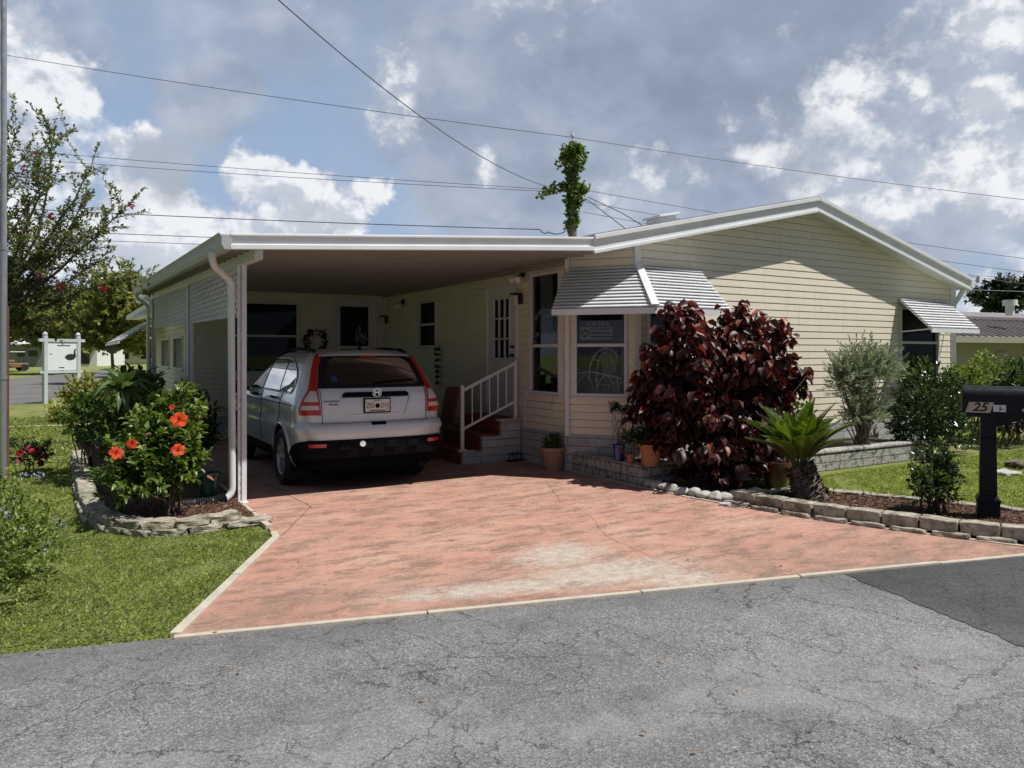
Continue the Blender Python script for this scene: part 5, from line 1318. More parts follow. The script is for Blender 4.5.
leafmat('leaf_hibiscus', [(0, (.06, .11, .02)), (.5, (.145, .23, .045)), (.85, (.24, .33, .075)), (1, (.40, .45, .13))], .34, .32)
leafmat('leaf_dark', [(0, (.010, .026, .010)), (.6, (.025, .055, .016)), (1, (.06, .11, .028))], .35, .2, .5)
leafmat('leaf_gloss', [(0, (.02, .045, .016)), (.55, (.045, .085, .026)), (.85, (.10, .155, .04)), (1, (.30, .34, .10))], .22, .15, .6)
leafmat('leaf_garden', [(0, (.04, .075, .022)), (.6, (.10, .155, .045)), (.88, (.19, .26, .08)), (1, (.42, .46, .2))], .3, .2, .5)
leafmat('leaf_lime', [(0, (.08, .13, .028)), (.5, (.19, .26, .06)), (1, (.44, .47, .13))], .4, .3)
leafmat('leaf_yellow', [(0, (.20, .22, .04)), (1, (.55, .52, .16))], .4, .3)
leafmat('leaf_olive', [(0, (.15, .17, .055)), (.5, (.30, .32, .11)), (.9, (.42, .42, .16)), (1, (.45, .28, .14))], .5, .45)
leafmat('leaf_myrtle', [(0, (.075, .10, .045)), (.5, (.16, .185, .085)), (.85, (.25, .26, .125)), (1, (.30, .16, .10))], .4, .4)
leafmat('leaf_silver', [(0, (.22, .25, .17)), (.5, (.38, .42, .31)), (1, (.56, .59, .47))], .55, .3, .3, (1, 1.1, .8))
leafmat('leaf_copper', [(0, (.024, .011, .011)), (.42, (.062, .020, .018)), (.68, (.125, .032, .024)), (.86, (.25, .060, .038)), (1, (.44, .14, .08))], .46, .22, .55, (1.6, .6, .5))
leafmat('leaf_purple', [(0, (.012, .008, .014)), (1, (.05, .02, .035))], .4, .2)
leafmat('leaf_cycad', [(0, (.08, .14, .018)), (.6, (.17, .26, .035)), (1, (.30, .38, .07))], .3, .3, .5)
leafmat('leaf_pale', [(0, (.10, .16, .07)), (.6, (.16, .24, .10)), (1, (.28, .36, .18))], .4, .25)
leafmat('petal_red', [(0, (.55, .035, .015)), (1, (.85, .11, .03))], .5, .3, .2, (1.2, .5, .4))
leafmat('petal_crimson', [(0, (.20, .012, .03)), (1, (.42, .04, .07))], .5, .3, .2, (1.2, .5, .5))
leafmat('petal_blue', [(0, (.40, .45, .68)), (1, (.66, .70, .88))], .5, .3, .2, (1, 1, 1.1))
leafmat('petal_pink', [(0, (.70, .25, .20)), (1, (.8, .42, .34))], .5, .2, .2, (1, .7, .6))

def plant(name, label, cat, base, blobs_, ntips, per, L, ratio, lm, twig=.14, dz=.2, spread=.8, tpl=LEAF_SMALL, nst=10, sm_='stem_brown', r0=.012, lumps=9, amp=.4, inner=.45, group=None, roll=.5, zmin=-.6, hb=.0, droop=1.0, part_name='foliage', bend=.15):
    base = Vector(base); P_ = empty(name, label, cat, base, group=group)
    T_, D_, R_ = [], [], []
    tot = sum((b[3] * b[4] * b[5]) ** .67 for b in blobs_)
    for b in blobs_:
        k = max(4, int(ntips * (b[3] * b[4] * b[5]) ** .67 / tot)); t_, d_, r_ = lumpy(k, (base.x + b[0], base.y + b[1], base.z + b[2]), b[3:6], lumps, amp, inner, zmin); T_.append(t_); D_.append(d_); R_.append(r_)
    T_ = np.vstack(T_); D_ = np.vstack(D_); R_ = np.concatenate(R_)
    ok = T_[:, 2] > base.z + .03; T_, D_, R_ = T_[ok], D_[ok], R_[ok]
    D2 = unit(D_ + [0, 0, .35]); pos, dr, idx, f = sprays(T_, D2, per, twig, spread); dr = dr + np.array([0, 0, dz])
    zr = (pos[:, 2] - base.z) / max(.1, T_[:, 2].max() - base.z)
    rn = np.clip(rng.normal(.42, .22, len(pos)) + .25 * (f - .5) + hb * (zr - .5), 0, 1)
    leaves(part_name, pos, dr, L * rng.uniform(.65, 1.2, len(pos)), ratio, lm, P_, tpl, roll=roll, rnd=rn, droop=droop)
    if nst:
        sel = rng.choice(len(T_), min(nst, len(T_)), False); stems('stem', np.array(base), T_[sel], sm_, P_, r0, r0 * .3, bend)
    return P_, T_, D_
# potted plants
pl_ = ground(553, 471)
pot('plant_pot', pl_, .175, .33, 'terracotta_pale', 'ribbed terracotta pot standing alone on the driveway by the corner bay', 40)
plant('pot_plant', 'small bright green bushy plant in the ribbed terracotta pot', 'plant', pl_ + Vector((0, 0, .31)), [(0, 0, .10, .14, .14, .12)], 60, 7, .05, .6, 'leaf_green', .06, nst=6, r0=.006)
b1 = ground(612, 461, .262); b1.x = max(b1.x, 5.99); pot('plant_pot', b1, .085, .20, 'blue_glaze', 'small cobalt blue pot on the planter wall')
P_, T_, D_ = plant('pot_plant', 'thin stemmed plant with grey green tufts in the blue pot', 'plant', b1 + Vector((0, 0, .18)), [(-.03, .03, .48, .10, .10, .09), (.13, -.02, .44, .10, .10, .10)], 50, 8, .05, .35, 'leaf_dark', .06, nst=9, r0=.005, sm_='stem_brown')
b2 = ground(621, 463.5, .262); b2.x = max(b2.x, 5.985); pot('plant_pot', b2, .062, .11, 'terracotta', 'smallest orange terracotta pot, next to the cobalt blue pot')
plant('pot_plant', 'dark glossy plant in the smallest terracotta pot', 'plant', b2 + Vector((0, 0, .1)), [(.02, 0, .20, .13, .13, .16)], 40, 6, .06, .55, 'leaf_gloss', .07, nst=6, r0=.006)
b3 = ground(641, 466, .262); b3.x = max(b3.x, 6.06); pot('plant_pot', b3, .15, .26, 'terracotta', 'large terracotta pot at the end of the planter wall under the bush')
plant('pot_plant', 'low dark leafy plant in the large terracotta pot', 'plant', b3 + Vector((0, 0, .24)), [(0, 0, .12, .18, .18, .16)], 50, 6, .07, .5, 'leaf_dark', .08, nst=5, r0=.006)
b4 = ground(776, 488); pot('plant_pot', b4, .17, .32, 'brown_glaze', 'dark red brown pot behind the cycad trunk')
plant('pot_plant', 'bright green upright plant in the red brown pot behind the cycad', 'plant', b4 + Vector((0, 0, .3)), [(0, 0, .4, .18, .18, .32)], 70, 7, .07, .35, 'leaf_green', .1, nst=8, r0=.006)
b5 = Vector((1.33, 8.62, .07)); pot('plant_pot', b5, .13, .26, 'teal_glaze', 'dark teal pot half hidden beside the front carport post')

# ------------------------------------------------------------------ shrubs of the house front
plant('copperleaf_bush', 'huge dark maroon copper leaved bush in front of the bay', 'bush', (6.80, 6.64, .03),
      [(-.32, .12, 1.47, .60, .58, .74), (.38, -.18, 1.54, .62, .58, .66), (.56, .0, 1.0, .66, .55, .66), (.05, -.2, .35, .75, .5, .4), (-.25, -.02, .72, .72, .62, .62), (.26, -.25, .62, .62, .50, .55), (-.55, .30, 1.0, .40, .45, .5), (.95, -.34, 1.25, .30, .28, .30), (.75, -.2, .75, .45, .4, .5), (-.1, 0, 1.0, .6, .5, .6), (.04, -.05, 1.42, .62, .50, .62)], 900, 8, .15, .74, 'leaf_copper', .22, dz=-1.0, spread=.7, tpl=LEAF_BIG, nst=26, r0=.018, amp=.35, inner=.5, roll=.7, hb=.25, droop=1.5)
# cycad: leaning scaly trunk with a crown of stiff fronds
cb = Vector((6.93, 5.28, .03)); ct = depth(799, 466, 8.15)
CYC = empty('cycad_palm', 'sago cycad with leaning shaggy trunk and arching green fronds in the mulch bed', 'palm', cb)
mb = MB(); K = 16; pts = [cb + Vector((-.02, 0, -.03)), cb.lerp(ct, .3) + Vector((-.03, 0, -.03)), cb.lerp(ct, .65), ct]
pp = []
for i in range(K + 1):
    f = i / K; j = min(2, int(f * 3)); pp.append(pts[j].lerp(pts[j + 1], f * 3 - j))
mb.tube(pp, [.20 * (1 - .30 * min(1, i / K * 1.4)) * (1 + .05 * (i % 2)) for i in range(K + 1)], 18)
TR = mb.build('trunk', 'bark', CYC, smooth=True)
n = 900; f = rng.random(n); a = rng.random(n) * 6.28; cen = np.array([pp[int(x * K)] for x in f]); rad = .19 * (1 - .30 * np.minimum(1, f * 1.4))
axv = np.array((ct - cb).normalized()); e1 = unit(np.cross(axv, [0, 1, 0])); e2 = np.cross(axv, e1); out = np.cos(a)[:, None] * e1 + np.sin(a)[:, None] * e2
leafmat('old_scale', [(0, (.015, .011, .009)), (.6, (.05, .035, .026)), (1, (.12, .085, .06))], .9, 0)
leaves('leaf_base', cen + out * rad[:, None] * .9, out + axv * .9, rng.uniform(.04, .08, n), .5, 'old_scale', TR, roll=.3).location = (0, 0, 0)
up_ = Vector((-.12, 0, 1)).normalized()
for i in range(26):
    az = i * 2.399; ring_ = i / 26; tilt = R(5 + 36 * ring_ ** .9); L_ = .62 + .18 * random.random()
    hd = Vector((math.cos(az), math.sin(az), 0)); p_ = ct + hd * .05; d = (up_ * math.cos(tilt) + hd * math.sin(tilt)).normalized(); pts = [p_.copy()]; dirs = [d.copy()]
    for k in range(14):
        p_ = p_ + d * L_ / 14; d = (d + hd * .045 - Vector((0, 0, .012 + .030 * ring_))).normalized(); pts.append(p_.copy()); dirs.append(d.copy())
    fr = MB(); fr.tube(pts, [.008 - .0004 * k for k in range(15)], 5); fo = fr.build('frond', 'stem_green', CYC, smooth=True)
    LP, LDir, LL = [], [], []
    for k in range(12, 84):
        s = k / 6; j = min(13, int(s)); pt = pts[j].lerp(pts[j + 1], s - j); dd = dirs[j]; sd = dd.cross(Vector((0, 0, 1))).normalized(); nrm = sd.cross(dd)
        for sg in (-1, 1):
            LP.append(pt); LDir.append(dd * .62 + sd * sg * .8 + nrm * .38); LL.append(.135 * math.sin(min(1, (k - 6) / 26) * 1.57) * (1 - .75 * max(0, (k - 50) / 34)))
    o = leaves('leaflets', LP, LDir, np.array(LL), .048, 'leaf_cycad', fo, roll=.05, rnd=np.clip(rng.normal(.45, .15, len(LP)) + .2 * (.5 - ring_), 0, 1)); o.location = (0, 0, 0)
# silver buttonwood
sb = Vector((8.9, 7.12, .27)); c0 = depth(862, 385, 11.0)
plant('silver_shrub', 'airy silver grey shrub against the cream gable wall', 'shrub', (c0.x, c0.y, .27), [(-.1, 0, .95, .56, .40, .66), (.28, -.05, 1.15, .50, .36, .52), (-.42, 0, 1.10, .38, .30, .46), (.05, 0, .50, .56, .36, .38)], 760, 18, .062, .34, 'leaf_silver', .30, dz=.35, spread=.55, nst=46, r0=.012, amp=.6, inner=.25, sm_='bark')
c1 = depth(928, 415, 11.9)
plant('round_shrub', 'dense round dark green shrub below the right gable awning', 'shrub', (c1.x, c1.y, .02), [(-.02, 0, .76, .74, .58, .72), (-.42, -.1, .58, .50, .44, .56), (.42, 0, .66, .54, .44, .62), (.5, -.1, .3, .5, .4, .35), (-.4, -.1, .3, .5, .4, .35)], 1200, 8, .06, .6, 'leaf_gloss', .1, nst=10, amp=.3, inner=.6, hb=.5)
c2 = depth(975, 395, 13.6)
plant('bright_shrub', 'loose bright green shrub reaching above the mailbox', 'shrub', (c2.x, c2.y, .02), [(-.40, 0, 1.05, .62, .5, .45), (.15, .1, .8, .7, .5, .7), (.40, 0, 1.2, .45, .4, .4)], 560, 8, .075, .55, 'leaf_lime', .16, nst=14, amp=.5, inner=.4)
c3 = depth(1015, 400, 13.2)
plant('mixed_shrub', 'tall leafy shrub at the far right beside the neighbour wall', 'shrub', (c3.x, c3.y, .02), [(.1, 0, .9, .5, .5, .6), (.25, 0, 1.35, .4, .4, .3), (.7, -.1, .8, .5, .5, .7)], 320, 8, .085, .5, 'leaf_green', .2, nst=12, amp=.5, inner=.4)
c4 = depth(1003, 408, 12.6)
plant('purple_shrub', 'low dark purple leaved shrub behind the mailbox post', 'shrub', (c4.x, c4.y, .02), [(0, 0, .5, .32, .3, .45), (.35, .0, .4, .35, .3, .3)], 130, 8, .08, .45, 'leaf_purple', .14, nst=8)
c5 = depth(790, 400, 10.6)
plant('green_shrub', 'small light green shrub between copper bush and silver shrub', 'shrub', (c5.x, c5.y, .27), [(0, 0, .55, .35, .3, .5)], 130, 7, .08, .5, 'leaf_green', .12, nst=8)
gb_ = ground(936, 518)
plant('gardenia_shrub', 'small glossy leaved shrub in the mulch left of the mailbox', 'shrub', (gb_.x, gb_.y, .05), [(-.02, 0, .34, .30, .27, .30), (.16, .03, .42, .24, .22, .26), (-.16, 0, .26, .28, .24, .22)], 190, 8, .062, .58, 'leaf_garden', .14, dz=.25, nst=16, amp=.6, inner=.3, tpl=LEAF_BIG, hb=.35)
plant('ground_plant', 'low weedy tuft between border rocks and planter', 'plant', (7.9, 6.5, .02), [(0, 0, .1, .3, .15, .12)], 60, 7, .06, .4, 'leaf_green', .06, nst=0)

# ------------------------------------------------------------------ bed at the left of the carport
hb_ = Vector((.86, 7.86, .07))
HIB, T_, D_ = plant('hibiscus_bush', 'hibiscus bush with large orange red blossoms left of the front post', 'bush', hb_, [(-.04, .05, .62, .42, .40, .50), (-.22, -.10, .42, .42, .36, .42), (.08, .08, .98, .28, .26, .34), (.10, -.08, .50, .28, .28, .45), (-.1, .25, .72, .35, .3, .4)], 560, 9, .076, .6, 'leaf_hibiscus', .15, dz=.05, tpl=LEAF_BIG, nst=26, sm_='bark', amp=.45, inner=.4, hb=.45)
def blossom(parent, c_, r, m, face=None, name='blossom'):
    r *= random.uniform(.85, 1.1)
    f_ = Vector((random.uniform(-.5, .5), random.uniform(-.3, .3), random.uniform(-.2, .5))) + (Vector((0, 0, CAMZ)) - Vector(c_)).normalized() + Vector((0, 0, .35)); f_ = (face or f_).normalized(); u_ = f_.cross(Vector((0, 0, 1))).normalized(); v_ = u_.cross(f_)
    mb = MB()
    for k in range(5):
        a = 2 * math.pi * k / 5 + .2; d = u_ * math.cos(a) + v_ * math.sin(a); s = f_.cross(d)
        pr = [(.05, .06, -.2), (.35, .30, .02), (.70, .46, .12), (.95, .34, .06), (1.05, .1, .0)]
        vs = []
        for (l, w_, h) in pr: vs += [Vector(c_) + (d * l - s * w_ + f_ * (h + .05)) * r, Vector(c_) + (d * l + f_ * (h - .04)) * r, Vector(c_) + (d * l + s * w_ + f_ * (h + .05 * random.uniform(-1, 1))) * r]
        mb.add(vs, [(3 * i + j, 3 * i + j + 1, 3 * i + j + 4, 3 * i + j + 3) for i in range(4) for j in range(2)])
    o = mb.build(name, m, parent, smooth=True, recalc=False)
    at = o.data.attributes.new('rnd', 'FLOAT', 'POINT'); at.data.foreach_set('value', np.repeat(rng.random(5), 15).astype(np.float32))
    st_ = MB(); st_.tube([Vector(c_) - f_ * .1 * r, Vector(c_) + f_ * .8 * r + v_ * .2 * r], [.09 * r, .05 * r], 6); q_ = st_.build('stamen', 'petal_crimson', o); q_.location = (0, 0, 0)
    return o
for (u, v, z, r) in ((179, 420, 6.9, .068), (178, 450, 6.68, .068), (116, 453, 6.6, .060), (132, 444, 6.8, .045), (172, 407, 7.1, .03)): blossom(HIB, depth(u, v, z), r, 'petal_red')
def bud(parent, p_, d, L_, m, name='bud'):
    mb = MB(); p_, d = Vector(p_), Vector(d).normalized(); mb.tube([p_, p_ + d * L_ * .2, p_ + d * L_ * .6, p_ + d * L_], [.006, .014, .012, .004], 7); return mb.build(name, m, parent, smooth=True)
for (u, v, z, dx) in ((143, 436, 6.95, 1), (138, 448, 6.85, 1), (207, 476, 7.0, 1), (200, 418, 7.3, .6), (143, 414, 7.4, .1)): bud(HIB, depth(u, v, z), (dx * .8, -.4 * dx, .35 if v < 470 else -.6), .075, 'petal_pink')
c = ground(98, 452); 
plant('croton_shrub', 'yellow green leafy shrub behind the hibiscus along the lawn', 'shrub', (.62, 10.6, .07), [(-.12, .1, .62, .58, .62, .48), (.1, -.5, .5, .5, .5, .42), (-.30, .45, .85, .35, .4, .25), (.3, .3, .7, .4, .5, .4)], 620, 8, .07, .5, 'leaf_green', .12, nst=14, amp=.4, inner=.5, hb=.5)
plant('variegated_shrub', 'bright yellow leaved shrub top above the yellow green shrub', 'shrub', (.27, 11.5, .07), [(0, 0, 1.0, .34, .34, .26), (-.25, -.2, .75, .25, .25, .22)], 170, 8, .075, .5, 'leaf_yellow', .12, nst=9, amp=.5, r0=.01)
# plumeria: bare stem, rosette of long leaves
pb = Vector((.82, 9.25, .06)); pt = depth(121, 388, 9.0)
PLM = empty('plumeria', 'young plant with a rosette of long drooping pale green leaves on one stem', 'plant', pb)
mb = MB(); mb.tube([pb, pb.lerp(pt, .5) + Vector((.05, 0, 0)), pt], [.025, .022, .018], 8); mb.build('trunk', 'bark', PLM, smooth=True)
LP, LDir = [], []
for i in range(26):
    a = i * 2.4; e = random.uniform(-.55, .9) if i > 5 else 1.3; LP.append(pt + Vector((0, 0, random.uniform(-.06, .04)))); LDir.append((math.cos(a), math.sin(a), e))
leaves('foliage', LP, LDir, rng.uniform(.26, .40, 26), .27, 'leaf_pale', PLM, LEAF_LONG, roll=.15, droop=1.6)
# pale narrow leaved plant
sp = Vector((.42, 8.0, .07)); SPK = empty('spiky_plant', 'pale green narrow leaved tuft at the left of the hibiscus', 'plant', sp)
LP, LDir = [], []
for k in range(16):
    a = random.uniform(0, 6.28); o0 = sp + Vector((random.uniform(-.14, .18), random.uniform(-.15, .2), random.uniform(.25, .62)))
    for j in range(22): LP.append(o0 + Vector((0, 0, j * .006))); b_ = j * 2.4; LDir.append((math.cos(b_) - .25, math.sin(b_) * .9, random.uniform(.2, 1.1)))
leaves('foliage', LP, LDir, rng.uniform(.12, .20, len(LP)), .10, 'leaf_pale', SPK, LEAF_LONG, roll=.2)
stems('stem', np.array(sp), np.array([list(LP[22 * k]) for k in range(16)]), 'stem_green', SPK, .008, .005)
plant('ginger_clump', 'broad green leaves growing at the rear carport posts', 'plant', (1.15, 13.4, .07), [(0, 0, .6, .42, .6, .6), (-.2, 1.6, .7, .45, .8, .55), (.1, 3.4, .7, .4, .7, .5)], 260, 7, .19, .32, 'leaf_green', .2, dz=.2, tpl=LEAF_LONG, nst=12, amp=.5, inner=.4)
plant('ginger_clump', 'dark green leafy clump between front and middle carport posts', 'plant', (1.2, 9.7, .07), [(0, 0, .55, .40, .5, .5), (.15, .6, .6, .35, .5, .5)], 200, 7, .13, .4, 'leaf_dark', .16, dz=.1, tpl=LEAF_LONG, nst=10, amp=.4, inner=.4)
# bottom left: plumbago and small rose
pg = Vector((-.55, 6.2, 0))
PLB, T_, D_ = plant('plumbago_shrub', 'sprawling light green shrub with pale blue flowers at the left edge', 'shrub', pg, [(-.02, .2, .42, .52, .55, .40), (.12, -.42, .32, .42, .42, .34), (-.35, .75, .55, .5, .5, .42), (.28, .25, .26, .34, .4, .26), (-.75, 0, .5, .6, .6, .45)], 1300, 11, .042, .45, 'leaf_lime', .11, nst=22, r0=.006, amp=.45, inner=.4, zmin=-.9)
FP, FD = [], []
for (u, v, z) in ((56, 520, 5.9), (62, 527, 5.95), (22, 532, 5.2), (5, 508, 5.4), (10, 515, 5.2), (40, 475, 7.0), (24, 476, 7), (35, 477, 6.9), (45, 543, 5.5), (40, 552, 5.4), (14, 518, 5.3), (3, 548, 5.0), (47, 545, 5.4)):
    c_ = np.array(depth(u, v, z)); k = 16; d_ = sph(k); FP.append(c_ + d_ * .022); FD.append(d_ + [0, -.3, .5])
for a_, b_ in zip(FP, FD): leaves('flower_cluster', a_, b_, .020, .9, 'petal_blue', PLB, roll=.8)
rb = ground(30, 474)
ROS, T_, D_ = plant('rose_bush', 'small rose bush with red blooms on the lawn by the metal pole', 'bush', (rb.x, rb.y, 0), [(0, 0, .24, .27, .27, .22), (.06, 0, .34, .2, .2, .14)], 120, 8, .045, .55, 'leaf_dark', .09, nst=10, r0=.006)
for (u, v) in ((29, 449), (38, 449), (20, 453), (46, 456), (20, 460), (41, 463), (33, 452)): blossom(ROS, depth(u, v, 9.75), .045, 'petal_crimson')

# ------------------------------------------------------------------ trees
def limb(mb, a, b, r0, r1, sag=.12, n=7):
    a, b = Vector(a), Vector(b); L_ = (b - a).length; k = Vector((random.uniform(-1, 1), random.uniform(-1, 1), random.uniform(.2, 1))) * L_ * sag
    pts = [a.lerp(b, i / n) + k * math.sin(math.pi * i / n) + Vector((random.uniform(-1, 1), random.uniform(-1, 1), 0)) * L_ * .012 * (0 < i < n) for i in range(n + 1)]
    mb.tube(pts, [r0 + (r1 - r0) * i / n for i in range(n + 1)], 7); return pts
def tree(name, label, base, fork, targets, r, lm, L, per, twig, ntw, ratio=.5, spread=.7, group=None, start=.35, bm_='bark', dz=.1, cat='tree', hb=.3):
    base = Vector(base); TRE = empty(name, label, cat, base, group=group); mb = MB(); fork = Vector(fork); mb.tube([base - Vector((0, 0, .1)), base.lerp(fork, .5) + Vector((r * .5, 0, 0)), fork], [r * 1.25, r, r * .85], 10)
    TT, TD = [], []
    for tg in targets:
        pts = limb(mb, fork, tg, r * .55, r * .1)
        for _ in range(ntw):
            f = start + (1 - start) * random.random(); j = min(len(pts) - 2, int(f * (len(pts) - 1))); p_ = pts[j].lerp(pts[j + 1], f * (len(pts) - 1) - j); d = (pts[j + 1] - pts[j]).normalized() * .7 + Vector(list(sph(1)[0])) * .8 + Vector((0, 0, .25)); d.normalize()
            l = twig * random.uniform(.5, 1.2); e = p_ + d * l; mb.tube([p_, p_.lerp(e, .5) + Vector((0, 0, l * .06)), e], [r * .10, r * .07, r * .04], 4); TT.append(e); TD.append(d)
        TT.append(pts[-1]); TD.append((pts[-1] - pts[-2]).normalized())
    mb.build('trunk', bm_, TRE, smooth=True)
    TT, TD = np.array([list(x) for x in TT]), np.array([list(x) for x in TD])
    pos, dr, idx, f = sprays(TT, TD, per, twig * .9, spread); dr = dr + [0, 0, dz]
    rn = np.clip(rng.normal(.42, .22, len(pos)) + .3 * (f - .5), 0, 1)
    leaves('crown', pos, dr, L * rng.uniform(.6, 1.25, len(pos)), ratio, lm, TRE, rnd=rn)
    return TRE, TT
tg = [depth(u, v, z) for u, v, z in ((74, 128, 13), (48, 120, 13.4), (18, 128, 13), (92, 168, 12.4), (38, 160, 12), (60, 168, 13.6), (126, 209, 12.6), (112, 246, 12.2), (86, 196, 13.2), (84, 215, 12.6), (60, 232, 12), (98, 262, 13.4), (138, 278, 12.8), (30, 200, 13.6), (20, 240, 12), (50, 270, 12.2), (80, 290, 12.3), (14, 285, 13), (35, 310, 12.2), (66, 318, 12.8), (-30, 150, 13), (-60, 200, 13), (-80, 260, 13), (-40, 300, 13), (-10, 200, 14), (10, 170, 13), (100, 232, 13))]
gbs = depth(-48, 420, 13); gbs.z = 0
CRM, T_ = tree('crape_myrtle', 'tall open crape myrtle with crimson flower heads behind the metal pole', gbs, depth(-30, 345, 13), tg, .062, 'leaf_myrtle', .08, 24, .52, 20, .52, .85, start=.32)
FL = ((52, 216), (20, 235), (49, 250), (40, 276), (62, 286), (55, 280), (103, 289), (130, 206), (20, 318), (23, 168), (38, 155), (62, 232), (15, 180), (48, 188), (40, 200), (92, 280), (30, 212), (74, 285))
for i, (u, v) in enumerate(FL[:12]):
    c_ = np.array(depth(u, v, 12 + (i % 3) * .3)); k = 34; d_ = sph(k) * [1, 1, .8]; leaves('flower_head', c_ + d_ * rng.uniform(.01, .055, (k, 1)), d_ + [0, 0, .3], .04, .8, 'petal_crimson', CRM, roll=.9)
# flowering sprays hanging in front of the white board
TG2 = [depth(u, v, 10.8) for u, v in ((52, 350), (117, 362), (12, 398))]
def treeball(name, label, u, v, z, rx, rz, lm, n, L, tr=.2, group=None, per=10):
    c_ = depth(u, v, z); b = Vector((c_.x, c_.y, 0)); return tree(name, label, b, Vector((c_.x, c_.y, max(.8, c_.z - rz * .9))), [Vector(c_) + Vector((a[0] * rx, a[1] * rx, a[2] * rz)) * random.uniform(.55, 1.0) for a in sph(n) if a[2] > -.75], tr, lm, L, per, rx * .36, 22, .65, .9, group, .25)
treeball('broadleaf_tree', 'olive green bushy tree beside the side road beyond the white board', 112, 312, 40, 2.5, 2.5, 'leaf_olive', 46, .22, .09, 'trees beyond the side road', 22)
treeball('broadleaf_tree', 'darker round tree directly behind the white board', 62, 322, 60, 4.2, 2.7, 'leaf_olive', 40, .34, .12, 'trees beyond the side road', 20)
treeball('broadleaf_tree', 'tree at the far left behind the crape myrtle', -10, 318, 66, 4.6, 3.2, 'leaf_myrtle', 36, .4, .14, 'trees beyond the side road', 18)
treeball('broadleaf_tree', 'low olive tree right of the others near the rear eave', 150, 330, 52, 2.6, 2.2, 'leaf_olive', 34, .3, .1, 'trees beyond the side road', 18)
treeball('broadleaf_tree', 'dark tree rising behind the neighbour roof', 1003, 297, 46, 1.9, 1.3, 'leaf_dark', 30, .22, .15, None, 16)
treeball('broadleaf_tree', 'distant pale tree closing the view down the side road', 100, 338, 110, 7, 3, 'leaf_olive', 26, .8, .3, 'trees beyond the side road', 14)

# ------------------------------------------------------------------ board, poles, wires
bL, bR = depth(45, 404, 24), depth(78, 400.5, 25.0); bL.z = bR.z = 0
d = (bR - bL).normalized(); nb = Vector((d.y, -d.x, 0)); nb = nb if nb.dot(-bL) > 0 else -nb
BD = empty('notice_board', 'white notice board with a dark bird emblem on two grey posts', 'sign', bL)
zb = lambda v: 1.6 + (354 - v) / 750 * 24.5
for p_ in (bL, bR):
    mb = MB(); mb.obox(p_ + Vector((0, 0, zb(336) / 2)), d * .06, nb * .06, (0, 0, zb(336) / 2)); mb.lathe([(.065, 0), (.08, .05), (.05, .11), (.005, .13)], p_ + Vector((0, 0, zb(336))), 10); mb.build('post', 'sign_grey', BD, bevel=.008)
mb = MB(); mid = (bL + bR) / 2; hl = (bR - bL).length / 2
mb.obox(mid + Vector((0, 0, zb(340.5))), d * (hl + .22), nb * .05, (0, 0, .05)); mb.obox(mid + Vector((0, 0, zb(372))), d * (hl + .18), nb * .045, (0, 0, .04)); mb.build('rail', 'sign_grey', BD, bevel=.006)
mb = MB(); mb.obox(mid + Vector((0, 0, zb(356))), d * (hl - .06), nb * .02, (0, 0, (zb(341) - zb(371)) / 2 - .03)); pn = mb.build('panel', 'sign_white', BD)
mb = MB(); o_ = mid + nb * .024 + d * .28 + Vector((0, 0, zb(356.5)))
mb.prism([(-.20, -.02), (-.12, .06), (.02, .09), (.10, .07), (.11, .18), (.13, .24), (.18, .25), (.20, .22), (.16, .21), (.17, .10), (.19, .0), (.12, -.09), (.0, -.12), (-.12, -.10)], o_, d, (0, 0, 1), nb * .004)
o = mb.build('bird_emblem', 'ink', pn); o.location = (0, 0, 0)
mb = MB()
for (du, v, w_) in ((-.38, 354, .03), (-.02, 367.5, .09), (.05, 345.5, .22)): mb.obox(mid + nb * .024 + d * du + Vector((0, 0, zb(v))), d * w_, nb * .003, (0, 0, .012))
o = mb.build('small_print', 'lamp_dark', pn); o.location = (0, 0, 0)
gp = ground(4, 482); gp = Vector(depth(3.6, 440, 9.4)); gp.z = 0
FPO = empty('metal_pole', 'tall thin galvanised pole at the left edge of the lawn', 'pole', gp)
mb = MB(); mb.tube([gp, gp + Vector((0, 0, 2.9))], .040, 14); mb.tube([gp + Vector((0, 0, 2.9)), gp + Vector((0, 0, 7.5))], .035, 14); mb.build('shaft', 'galv', FPO, smooth=True)
for z in (1.28, 2.9): 
    mb = MB(); mb.tube([gp + Vector((0, 0, z)), gp + Vector((0, 0, z + .05))], .046, 14); mb.build('collar', 'galv', FPO, smooth=True)
mb = MB(); g2 = gp + Vector((.045, .03, 0)); mb.tube([g2, g2 + Vector((0, 0, 2.2))], .012, 8); o = mb.build('brown_rod', 'red_brown', smooth=True); tag(o, 'thin red brown rod standing right beside the galvanised pole', 'rod')  # slim red-brown tube against the pole
